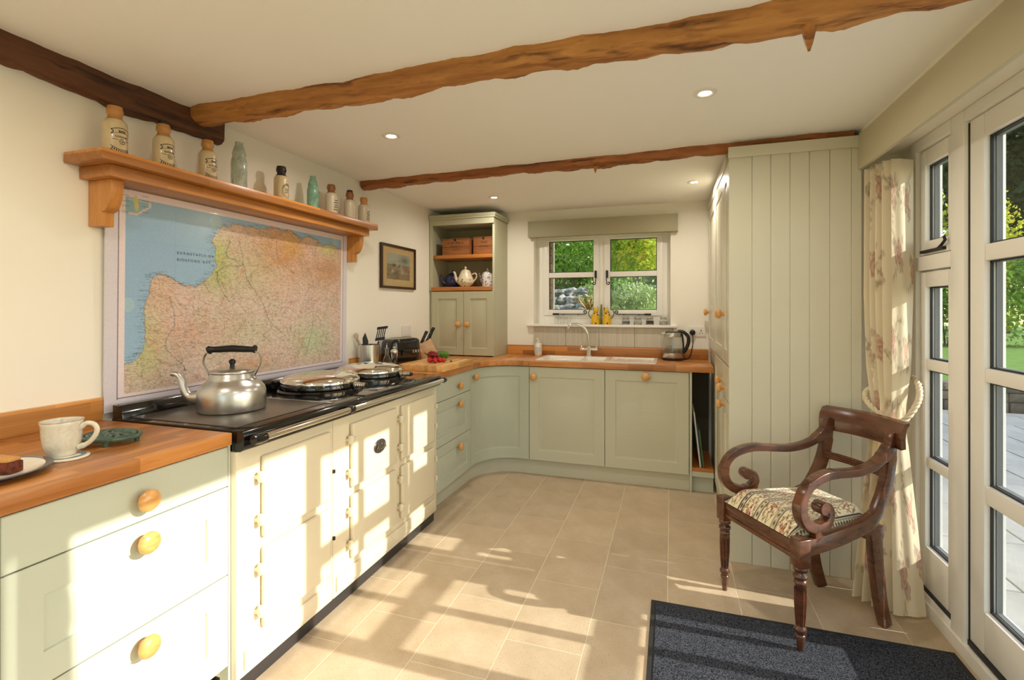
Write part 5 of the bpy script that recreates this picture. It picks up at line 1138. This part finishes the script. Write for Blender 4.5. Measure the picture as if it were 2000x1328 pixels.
# seat rails
pa = Vector(side(0)(.0, -.016, 0)); pb_ = Vector(side(1)(.0, -.016, 0)); bk = (dR+dL).normalized()
m = MB()
for off, z0, z1 in ((-.012, .352, .435), (-.019, .395, .424), (-.018, .356, .372)):
    o = bk*off; a = pa+o; b = pb_+o; th = bk*.02
    m.add([a+Vector((0,0,z0)), b+Vector((0,0,z0)), b+th+Vector((0,0,z0)), a+th+Vector((0,0,z0)), a+Vector((0,0,z1)), b+Vector((0,0,z1)), b+th+Vector((0,0,z1)), a+th+Vector((0,0,z1))], [(0,3,2,1),(4,5,6,7),(0,1,5,4),(1,2,6,5),(2,3,7,6),(3,0,4,7)])
m.build('front_rail', MAHOG, ch, bevel=.003)
ra, rb_ = Vector(side(0)(.40, -.015, 0)), Vector(side(1)(.40, -.015, 0)); o = bk*.02
m = MB(); m.add([ra+Vector((0,0,.36)), rb_+Vector((0,0,.36)), rb_+o+Vector((0,0,.36)), ra+o+Vector((0,0,.36)), ra+Vector((0,0,.43)), rb_+Vector((0,0,.43)), rb_+o+Vector((0,0,.43)), ra+o+Vector((0,0,.43))], [(0,3,2,1),(4,5,6,7),(0,1,5,4),(1,2,6,5),(2,3,7,6),(3,0,4,7)]); m.build('rear_rail', MAHOG, ch, bevel=.003)
# reeded cross bar in the back
ca, cb_ = Vector(side(0)(.478, -.02, .635)), Vector(side(1)(.478, -.02, .632))
pts = [ca.lerp(cb_, k/14)+bk*(.022*sin(pi*k/14)) for k in range(15)]
m = MB()
for dz in (-.010, 0, .010): m.tube([p+Vector((0, 0, dz)) for p in pts], .0075, 8)
m.build('back_bar', MAHOG, ch)
# crest rail: curved board, thicker and rolled back at the top
cl, cr = Vector(side(0)(.515, .034, 0)), Vector(side(1)(.515, .034, 0))
def crest(u, v):
    p = cl.lerp(cr, u); bow = .045*sin(pi*u); an = v*2*pi
    sec = [(-.012, .742), (-.016, .78), (-.010, .82), (.006, .848), (.030, .853), (.030, .843), (.016, .825), (.010, .79), (.012, .745)]
    k = v*len(sec); i = int(k) % len(sec); f = k-int(k); j = (i+1) % len(sec)
    d = sec[i][0]*(1-f)+sec[j][0]*f; z = sec[i][1]*(1-f)+sec[j][1]*f
    return tuple(p+bk*(d+bow)+Vector((0, 0, z)))
m = MB(); nu_ = 20; sec_n = 9
vs = []
for i in range(nu_):
    for k in range(sec_n): vs.append(crest(i/(nu_-1), k/sec_n))
fs = [(i*sec_n+k, i*sec_n+(k+1) % sec_n, (i+1)*sec_n+(k+1) % sec_n, (i+1)*sec_n+k) for i in range(nu_-1) for k in range(sec_n)]+[tuple(range(sec_n))[::-1], tuple((nu_-1)*sec_n+k for k in range(sec_n))]
m.add(vs, fs); m.build('crest_rail', MAHOG, ch, angle=45)
# tapestry seat pad
NS = 190
q0, q1 = Vector(side(0)(-.004, -.034, 0)), Vector(side(1)(-.004, -.034, 0)); q2, q3 = Vector(side(0)(.425, -.034, 0)), Vector(side(1)(.425, -.034, 0))
def seatp(u, v):
    p = q0.lerp(q1, u).lerp(q2.lerp(q3, u), v)
    e = min(u, 1-u)*2; e2 = min(v*1.0, (1-v))*2
    h = (1-(1-min(1, e*2.6))**2.4)*(1-(1-min(1, e2*3.2))**2.6)
    out = -bk*.014*(1-min(1, v*14)) if v < .07 else Vector((0, 0, 0))
    return tuple(p+out+Vector((0, 0, .428+.074*h)))
Us, Vs = np.meshgrid(np.linspace(0, 1, NS), np.linspace(0, 1, NS)); uu = (Us*.46)/.108; fu = uu-np.floor(uu); vv = Vs*.43
rsn = np.random.RandomState(11)
S = np.ones((NS, NS, 3))*srgb(232,218,182)
S *= (1+.05*(rsn.rand(NS, NS)-.5))[..., None]
band = (fu < .30); S[band] = srgb(220,206,166)
for c_ in (.02, .28): S[np.abs(fu-c_) < .022] = srgb(52,48,58)
for c_ in (.07, .23): S[np.abs(fu-c_) < .012] = srgb(110,100,92)
dm = (np.abs(fu-.15)/.055+np.abs(((vv/.016) % 1)-.5)/.42) < 1; S[dm] = srgb(84,72,64)
fc_u, per = .64, .085
ph_ = np.floor(uu) % 2*.5
fv = ((vv/per+ph_) % 1)-.5; fx = (fu-fc_u)*.108
rr = np.sqrt((fx/.020)**2+(fv*per/.022)**2); n_ = rsn.rand(NS, NS)
for k in range(6):
    NSm = np.random.RandomState(30+k); pass
an_ = np.arctan2(fv*per, fx); pet = rr < (.75+.25*np.cos(5*an_)); S[pet & (n_ > .25)] = srgb(132,50,46); S[(rr < .35) & (n_ > .4)] = srgb(190,110,70)
lf_ = (np.abs(np.sin((fx*140+vv*90)))>.82) & (rr > 1.0) & (rr < 1.9) & (n_ > .35); S[lf_] = srgb(104,84,50)
lf2 = (np.abs(np.sin((fx*120-vv*110)))>.86) & (rr > 1.0) & (rr < 1.9) & (n_ > .35); S[lf2] = srgb(150,104,56)
m = MB(); m.v = [seatp(u, v) for u, v in zip(Us.ravel(), Vs.ravel())]; m.f = [(j*NS+i, j*NS+i+1, (j+1)*NS+i+1, (j+1)*NS+i) for j in range(NS-1) for i in range(NS-1)]
so = m.build('seat_pad', vcol('woven_tapestry', .9, 0, .2, .3), ch, cols=np.concatenate([S.reshape(-1, 3), np.ones((NS*NS, 1))], 1), angle=80)
lab(so, 'cream tapestry seat with dark stripes and red flowers')
# ================================================================ door mat
MATM = M('charcoal_pile', rgb(104,107,116), .95, spec=.1, noise=((230,230,230), rgb(26,28,33), .40, .60), bump=((380,380,380), 1.0))
mt = thing('door_mat', 'charcoal ribbed door mat on the floor in front of the garden doors', 'mat', (.46, 1.6, 0))
MB().box(-.063, 1.012, .75, 2.295, .0035, .010).build('pile', MATM, mt, smooth=False)
m = MB(); m.box(-.086, -.063, .727, 2.318, .0005, .0065).box(1.012, 1.035, .727, 2.318, .0005, .0065).box(-.063, 1.012, 2.295, 2.318, .0005, .0065).box(-.063, 1.012, .727, .75, .0005, .0065); m.build('rubber_edge', M('black_rubber', rgb(40,40,42), .7), mt, bevel=.002)
MB().box(-.063, 1.012, .75, 2.295, .0005, .0034).build('backing', GASKET, mt, smooth=False)
# ================================================================ curtain
cu = thing('curtain', 'cream curtain with faded rose pattern tied back beside the garden doors', 'curtain', (.97, 2.72, .015))
NC, NZ = 260, 200
keys = [  # z, left (x,y), fold line (x,y), right (x,y), fold depth
    (1.998, (.903, 2.800), (.938, 2.622), (1.040, 2.668), .018),
    (1.40, (.902, 2.800), (.940, 2.620), (1.040, 2.668), .020),
    (1.05, (.900, 2.765), (.936, 2.608), (1.024, 2.650), .018),
    (.90, (.897, 2.715), (.930, 2.598), (.996, 2.622), .012),
    (.82, (.895, 2.705), (.928, 2.594), (.988, 2.614), .011),
    (.70, (.880, 2.690), (.923, 2.582), (1.000, 2.608), .016),
    (.35, (.838, 2.655), (.914, 2.548), (1.022, 2.575), .024),
    (.015, (.800, 2.635), (.904, 2.508), (1.034, 2.535), .028)]
KZ = [k[0] for k in keys][::-1]
def kv(i, j, z): return float(np.interp(z, KZ, [(k[i][j] if j is not None else k[i]) for k in keys][::-1]))
Uc, Vc = np.meshgrid(np.linspace(0, 1, NC), np.linspace(0, 1, NZ))
def curt(u, v):
    z = 1.998-(1.983)*v; d = kv(4, None, z); w = u
    # tight pleats on the left, one broad panel on the right turned towards the glass
    if w < .62:
        p0 = (kv(1, 0, z), kv(1, 1, z)); p1 = (kv(2, 0, z), kv(2, 1, z)); q = w/.62; f = sin(q*2*pi*4)
    else:
        p0 = (kv(2, 0, z), kv(2, 1, z)); p1 = (kv(3, 0, z), kv(3, 1, z)); q = (w-.62)/.38; f = .35*sin(q*pi)+.12*sin(q*9+z*2)*sin(q*pi)
    f += .12*sin(w*31+z*2.2)*sin(q*pi)
    dx, dy = p1[0]-p0[0], p1[1]-p0[1]; L = math.hypot(dx, dy); nx_, ny_ = dy/L, -dx/L
    return (p0[0]+dx*q+nx_*d*f, p0[1]+dy*q+ny_*d*f, z)
Cc = np.ones((NZ, NC, 3))*srgb(236,222,192); rc = np.random.RandomState(21)
su, sv = 1.15, 2.005        # cloth metres
xs_, zs_ = Uc*su, Vc*sv
def ro(cx, cy, r, col, k=.75):
    global Cc
    d = np.sqrt((xs_-cx)**2+(zs_-cy)**2); an = np.arctan2(zs_-cy, xs_-cx)
    lim = r*(1+.18*np.cos(5*an+cx*9)+.08*np.cos(9*an)); w = (d < lim)
    sw = .5+.5*np.sin(d/r*11+2*an); kk = (k*(.45+.55*sw))*w
    Cc = Cc*(1-kk[..., None])+srgb(*col)*kk[..., None]
def stem(cx, cy, an, L, col):
    for k in range(60):
        t = k/60; x = cx+L*t*cos(an+.9*t); y = cy+L*t*sin(an+.9*t); w = (xs_-x)**2+(zs_-y)**2 < .0045**2
        Cc[w] = Cc[w]*.75+srgb(*col)*.25
        if k % 15 == 14:
            for s_ in (-1, 1):
                lx, ly = x+.022*cos(an+s_*1.2), y+.022*sin(an+s_*1.2); dd = ((xs_-lx)*cos(an)+(zs_-ly)*sin(an))**2/.018**2+(-(xs_-lx)*sin(an)+(zs_-ly)*cos(an))**2/.009**2
                w = dd < 1; Cc[w] = Cc[w]*.6+srgb(*col)*.4
for j in range(6):
    for i in range(4):
        cx = (i+.5+(j % 2)*.4)*su/4+rc.randn()*.02; cy = (j+.45)*sv/6+rc.randn()*.03
        stem(cx, cy, rc.rand()*6.3, .20, (150,138,104)); stem(cx, cy, rc.rand()*6.3, .15, (170,150,120))
        ro(cx, cy, .055, (186,128,112), .8); ro(cx+.05, cy+.06, .035, (160,120,104), .7); ro(cx-.06, cy-.05, .026, (140,128,104), .7); ro(cx+.065, cy-.06, .022, (176,140,120), .6)
m = MB(); m.v = [curt(u, v) for u, v in zip(Uc.ravel(), Vc.ravel())]; m.f = [(j*NC+i, j*NC+i+1, (j+1)*NC+i+1, (j+1)*NC+i) for j in range(NZ-1) for i in range(NC-1)]
m2, t2, b2_ = new_mat('rose_linen'); a2 = N(t2, 'ShaderNodeVertexColor', layer_name='Col'); t2.links.new(a2.outputs[0], b2_.inputs['Base Color']); b2_.inputs['Roughness'].default_value = .9; b2_.inputs['Specular IOR Level'].default_value = .15
trl = N(t2, 'ShaderNodeBsdfTranslucent'); mxs = N(t2, 'ShaderNodeMixShader'); mxs.inputs[0].default_value = .22; t2.links.new(a2.outputs[0], trl.inputs[0]); t2.links.new(b2_.outputs[0], mxs.inputs[1]); t2.links.new(trl.outputs[0], mxs.inputs[2]); t2.links.new(mxs.outputs[0], t2.nodes['Material Output'].inputs[0])
m.build('cloth', m2, cu, cols=np.concatenate([Cc.reshape(-1, 3), np.ones((NC*NZ, 1))], 1), angle=80)
# twisted rope tie-back
ROPE = M('cream_rope', rgb(222,206,176), .8)
ctr = bez([(1.048, 2.705, 1.01), (1.046, 2.635, .985), (1.024, 2.585, .92), (.965, 2.572, .835), (.915, 2.605, .835), (.872, 2.68, .885), (.878, 2.735, .93), (.93, 2.75, .965)], 14)
m = MB()
for s_ in range(3):
    pts = []
    for i, p in enumerate(ctr):
        p = Vector(p); d = (Vector(ctr[min(i+1, len(ctr)-1)])-Vector(ctr[max(i-1, 0)])).normalized(); u_ = d.cross(Vector((.3, .2, .9))).normalized(); w_ = d.cross(u_); an = i*.62+s_*2*pi/3
        pts.append(p+(u_*cos(an)+w_*sin(an))*.0065)
    m.tube(pts, .0068, 7)
tb = thing('tie_back', 'twisted cream rope tie-back around the curtain', 'rope', (.98, 2.70, .83))
m.build('rope', ROPE, tb, angle=80)
# ================================================================ outside
GRASS = M('lawn', rgb(124,158,58), .9, noise=((6,6,6), rgb(96,134,44), .35, .65), bump=((60,60,60), .6))
PAVE = M('pale_paving', rgb(168,166,160), .8, noise=((5,5,5), rgb(148,146,142), .35, .7), rnd=.06)
EARTH = M('paving_bed', rgb(110,104,94), .9)
pv = struct(MB().box(1.16, 9.5, -6, 8.05, -.16, -.055).build('patio', EARTH, smooth=False, origin=(0, 0, -.16)), 'pale paved terrace outside the garden doors')
sl = None; y = -1.2; row = 0
while y < 8.0:
    x = 1.24-(row % 2)*.35; h = .60
    while x < 6.4:
        w = .72 if (row+int(x*3)) % 2 else .72
        x0, x1, y1 = max(x, 1.205), x+w, min(y+h, 8.04)
        if x0 > x+.001 or y1 < y+h-.001 or sl is None:
            o = MB().box(x0+.004, x1-.004, y+.004, y1-.004, -.12, -.035).build('paving_slab', PAVE, pv, bevel=.004, seg=1, smooth=False)
            if x0 <= x+.001 and y1 >= y+h-.001:
                cx, cy = (x0+x1)/2, (y+y1)/2; o.data.transform(Matrix.Translation((-cx, -cy, 0))); o.location = (cx, cy, 0); sl = o.data
        else:
            o = bpy.data.objects.new('paving_slab', sl); COL.objects.link(o); o.parent = pv; o.location = (x+w/2, y+h/2, 0)
        x += w
    y += h; row += 1
struct(MB().box(-30, 40, -30, 40, -.5, -.17).build('lawn_ground', GRASS, smooth=False), 'ground beyond the terrace')
def terrain(name, x0, x1, y0, y1, fn, mat, label, n=40):
    m = MB(); m.grid(n, n, lambda u, v: (x0+u*(x1-x0), y0+v*(y1-y0), fn(x0+u*(x1-x0), y0+v*(y1-y0))))
    return struct(m.build(name, mat, angle=80), label)
terrain('upper_lawn', 1.3, 22, 8.3, 26, lambda x, y: .33+(y-8.3)*.012, GRASS, 'mown lawn above the stone edging')
terrain('garden_bank', -9, 1.28, 4.95, 15, lambda x, y: min(.2+max(0, y-4.95)*.85, 1.12+(y-6)*.10)+.04*sin(x*5+y*3), GRASS, 'sunlit grassy bank outside the sink window')
rsg = np.random.RandomState(5)
def rock(nm, c, s, mat, seed, parent=None, label=None):
    r_ = np.random.RandomState(seed); bm = bmesh.new(); bmesh.ops.create_icosphere(bm, subdivisions=2, radius=1)
    for v in bm.verts:
        k = 1+.25*sin(v.co.x*3+seed)+.22*cos(v.co.y*4+seed*2)+.2*sin(v.co.z*5+seed*3)+.14*r_.randn()*.6; v.co = Vector((v.co.x*s[0], v.co.y*s[1], v.co.z*s[2]))*k
    me = bpy.data.meshes.new(nm); bm.to_mesh(me); bm.free(); me.materials.append(mat); o = bpy.data.objects.new(nm, me); COL.objects.link(o); o.location = c
    return o
ROCK = M('grey_rock', rgb(186,180,172), .9, noise=((6,6,6), rgb(120,112,104), .4, .62), bump=((14,14,14), .8), rnd=.15)
DARKR = M('dark_wall_stone', rgb(124,110,94), .9, noise=((8,8,8), rgb(92,82,70), .4, .6), rnd=.25)
# low stone edging wall, stone by stone
ew = struct(MB().box(1.4, 10, 8.12, 8.36, -.1, .30).build('terrace_wall', EARTH, smooth=False, origin=(0, 0, -.1)), 'low dry stone wall at the end of the terrace')
for z0, z1 in ((-.05, .10), (.10, .22), (.22, .335)):
    x = 1.4+rsg.rand()*.2
    while x < 8.5:
        w = .22+rsg.rand()*.3; MB().box(x+.006, x+w-.006, 8.05+rsg.rand()*.03, 8.33, z0+.005, z1-.005).build('wall_stone', DARKR, ew, bevel=.015, seg=2); x += w
for i in range(12):
    c_, r_ = i % 3, i//3; x = -1.60+c_*.16+(r_ % 2)*.06+rsg.rand()*.03; z = 1.20+r_*.115
    o = rock('rockery_stone', (x, 6.55+r_*.09, z), (.088+.02*rsg.rand(), .08, .062), ROCK, i+2)
    tag(o, 'pale rockery boulder low in the left window pane, %s course, %s' % (('bottom', 'second', 'third', 'top')[r_], ('left', 'middle', 'right')[c_]), 'rock', 'rockery boulders')
# foliage: leaves are real little blades
def leafmat(name, cols_, tr=.35):
    m, t, b = new_mat(name); n = N(t, 'ShaderNodeTexNoise', Scale=1.0, Detail=3.0); t.links.new(coords(t, (7,7,7)), n.inputs['Vector'])
    c = ramp(t, n.outputs[0], [(.30+.40*i/(len(cols_)-1), q) for i, q in enumerate(cols_)])
    t.links.new(c, b.inputs['Base Color']); b.inputs['Roughness'].default_value = .6; b.inputs['Specular IOR Level'].default_value = .25
    tl = N(t, 'ShaderNodeBsdfTranslucent'); mx = N(t, 'ShaderNodeMixShader'); mx.inputs[0].default_value = tr; t.links.new(c, tl.inputs[0]); t.links.new(b.outputs[0], mx.inputs[1]); t.links.new(tl.outputs[0], mx.inputs[2]); t.links.new(mx.outputs[0], t.nodes['Material Output'].inputs[0])
    return m
GL = leafmat('mid_green_leaves', [rgb(84,124,40), rgb(140,178,62), rgb(196,214,104)])
YL = leafmat('yellow_green_leaves', [rgb(130,164,44), rgb(200,206,66), rgb(240,208,84)])
DL_ = leafmat('dark_conifer_leaves', [rgb(30,48,26), rgb(48,70,38), rgb(70,94,50)], .15)
PL = leafmat('pale_herb_leaves', [rgb(130,160,84), rgb(184,200,128), rgb(222,220,176)])
OG = leafmat('ochre_grass_leaves', [rgb(150,120,60), rgb(196,160,90), rgb(214,190,120)])
BARK = M('bark', rgb(84,66,50), .9)
def bush(nm, label, c, r, n, size, mat, seed, trunk=0, blade=False, lumps=7, cat='shrub', group='garden shrubs'):
    rr_ = np.random.RandomState(seed); t = thing(nm, label, cat, c, group); C0 = np.array(c)
    cen = rr_.randn(lumps, 3)*np.array(r)*.38; cen[:, 2] = np.abs(cen[:, 2])*.9+r[2]*.55+trunk; rad = np.array(r)*(.42+.25*rr_.rand(lumps, 1))
    vs = []; fs = []
    k = rr_.randint(lumps, size=n); d = rr_.randn(n, 3); d /= np.linalg.norm(d, axis=1)[:, None]; q = (.72+.34*rr_.rand(n))[:, None]
    P0 = C0+cen[k]+d*rad[k]*q; P0[:, 2] = np.maximum(P0[:, 2], C0[2]+.02)
    if blade:
        P0 = C0+np.c_[rr_.randn(n)*r[0]*.45, rr_.randn(n)*r[1]*.45, np.zeros(n)]
    for i in range(n):
        p = P0[i]
        if blade:
            up_ = np.array([rr_.randn()*.35, rr_.randn()*.35, 1.0]); up_ /= np.linalg.norm(up_); L = r[2]*(.6+.6*rr_.rand()); w = np.array([rr_.randn(), rr_.randn(), 0]); w = w/np.linalg.norm(w)*size*.25
            a = len(vs); vs += [p-w, p+w, p+up_*L*.6+w*.8, p+up_*L+np.array([up_[0], up_[1], -.25])*L*.2]; fs += [(a, a+1, a+2), (a, a+2, a+3)]
        else:
            u_ = rr_.randn(3); u_ /= np.linalg.norm(u_); w = np.cross(u_, rr_.randn(3)); w /= np.linalg.norm(w); s_ = size*(.6+.8*rr_.rand()); a = len(vs)
            vs += [p-u_*s_, p+w*s_*.45, p+u_*s_, p-w*s_*.45]; fs += [(a, a+1, a+2, a+3)]
    m = MB(); m.v = [tuple(float(z) for z in v) for v in vs]; m.f = fs; f = m.build('foliage', mat, t, smooth=False, nofix=True); f['kind'] = 'stuff'
    for s_ in range(3): MB().tube([(c[0]+.03*s_, c[1], c[2]-.05), (c[0]+(s_-1)*r[0]*.15, c[1]+.02, c[2]+trunk+r[2]*.35), (c[0]+(s_-1)*r[0]*.35, c[1], c[2]+trunk+r[2]*.9)], [.02+.02*trunk, .012+.01*trunk, .005], 6).build('stem', BARK, t)
# outside the sink window
bush('leafy_shrub', 'mid green leafy shrub filling the left sink-window pane', (-1.75, 8.3, 1.42), (1.3, .8, 1.2), 7000, .035, GL, 1)
bush('leafy_shrub', 'golden yellow-green shrub in the upper right window pane', (-.50, 7.9, 1.62), (.62, .55, .75), 6000, .032, YL, 2)
bush('leafy_shrub', 'dense green tree crown behind the golden shrub', (-.55, 10.2, 1.5), (1.9, 1.0, 2.1), 9000, .05, GL, 3)
bush('herb_clump', 'pale flowering herb clump low in the right window pane', (-.55, 6.9, 1.20), (.55, .3, .28), 2600, .025, PL, 4)
bush('herb_clump', 'pale flowering herb clump among the rockery stones', (-1.05, 6.9, 1.22), (.40, .25, .25), 2000, .025, PL, 5)
bush('grass_tuft', 'ochre tuft of tall grass beside the rockery stones', (-1.02, 6.75, 1.2), (.18, .12, .30), 200, .03, OG, 6, blade=True, cat='grass', group='grass tufts')
bush('leafy_shrub', 'green background tree high on the bank behind the left pane', (-3.4, 11.0, 1.6), (1.9, 1.0, 2.3), 9000, .05, GL, 7)
bush('leafy_shrub', 'dense dark green shrub directly behind the rockery', (-1.9, 9.6, 1.35), (1.2, .6, .9), 9000, .06, GL, 8)
bush('leafy_shrub', 'dense green shrub low behind the golden shrub', (-.35, 9.0, 1.3), (.9, .5, .75), 8000, .055, GL, 9)
# beyond the terrace
for i, (x, yy_, w, h, mt_, l) in enumerate([(4.4, 14.2, 1.1, 1.5, GL, 'rounded green hedge section nearest the terrace'), (6.3, 14.6, 1.2, 1.6, GL, 'rounded green hedge section behind the door panes'), (8.3, 14.9, 1.3, 1.7, GL, 'rounded green hedge section at the far right'),
        (5.4, 16.5, 1.3, 2.3, YL, 'bright yellow-green bush above the hedge'), (8.0, 17.0, 1.5, 2.5, YL, 'second bright bush above the hedge, further right')]):
    bush('hedge_bush', l, (x, yy_, .38), (w, .7, h), 4500, .07, mt_, 20+i, group='hedge behind the lawn')
for i, (x, yy_, l) in enumerate([(6.2, 19.4, 'tall dark conifer behind the hedge, seen through the side window'), (10.6, 20.6, 'tall dark conifer behind the hedge, seen through the garden door'), (15.2, 22.0, 'tall dark conifer at the far right behind the hedge')]):
    bush('conifer_tree', l, (x, yy_, .45), (2.1, 1.5, 5.0), 9000, .17, DL_, 40+i, 1.2, lumps=12, cat='tree', group='dark trees behind the hedge')
# brick outer reveal left of the sink window
BRK = M('reveal_brick', rgb(150,104,72), .85, noise=((10,10,10), rgb(128,84,58), .4, .65), rnd=.12)
for k in range(11):
    o = MB().box(-1.186, -1.108, 4.50, 4.715, 1.19+k*.072, 1.19+k*.072+.066).build('reveal_brick', BRK, bpy.data.objects['wall_back'], bevel=.003, seg=1)
MB().box(-1.186, -1.098, 4.7155, 4.76, 1.16, 1.99).build('reveal_edge', WHITE, bpy.data.objects['wall_back'], smooth=False)
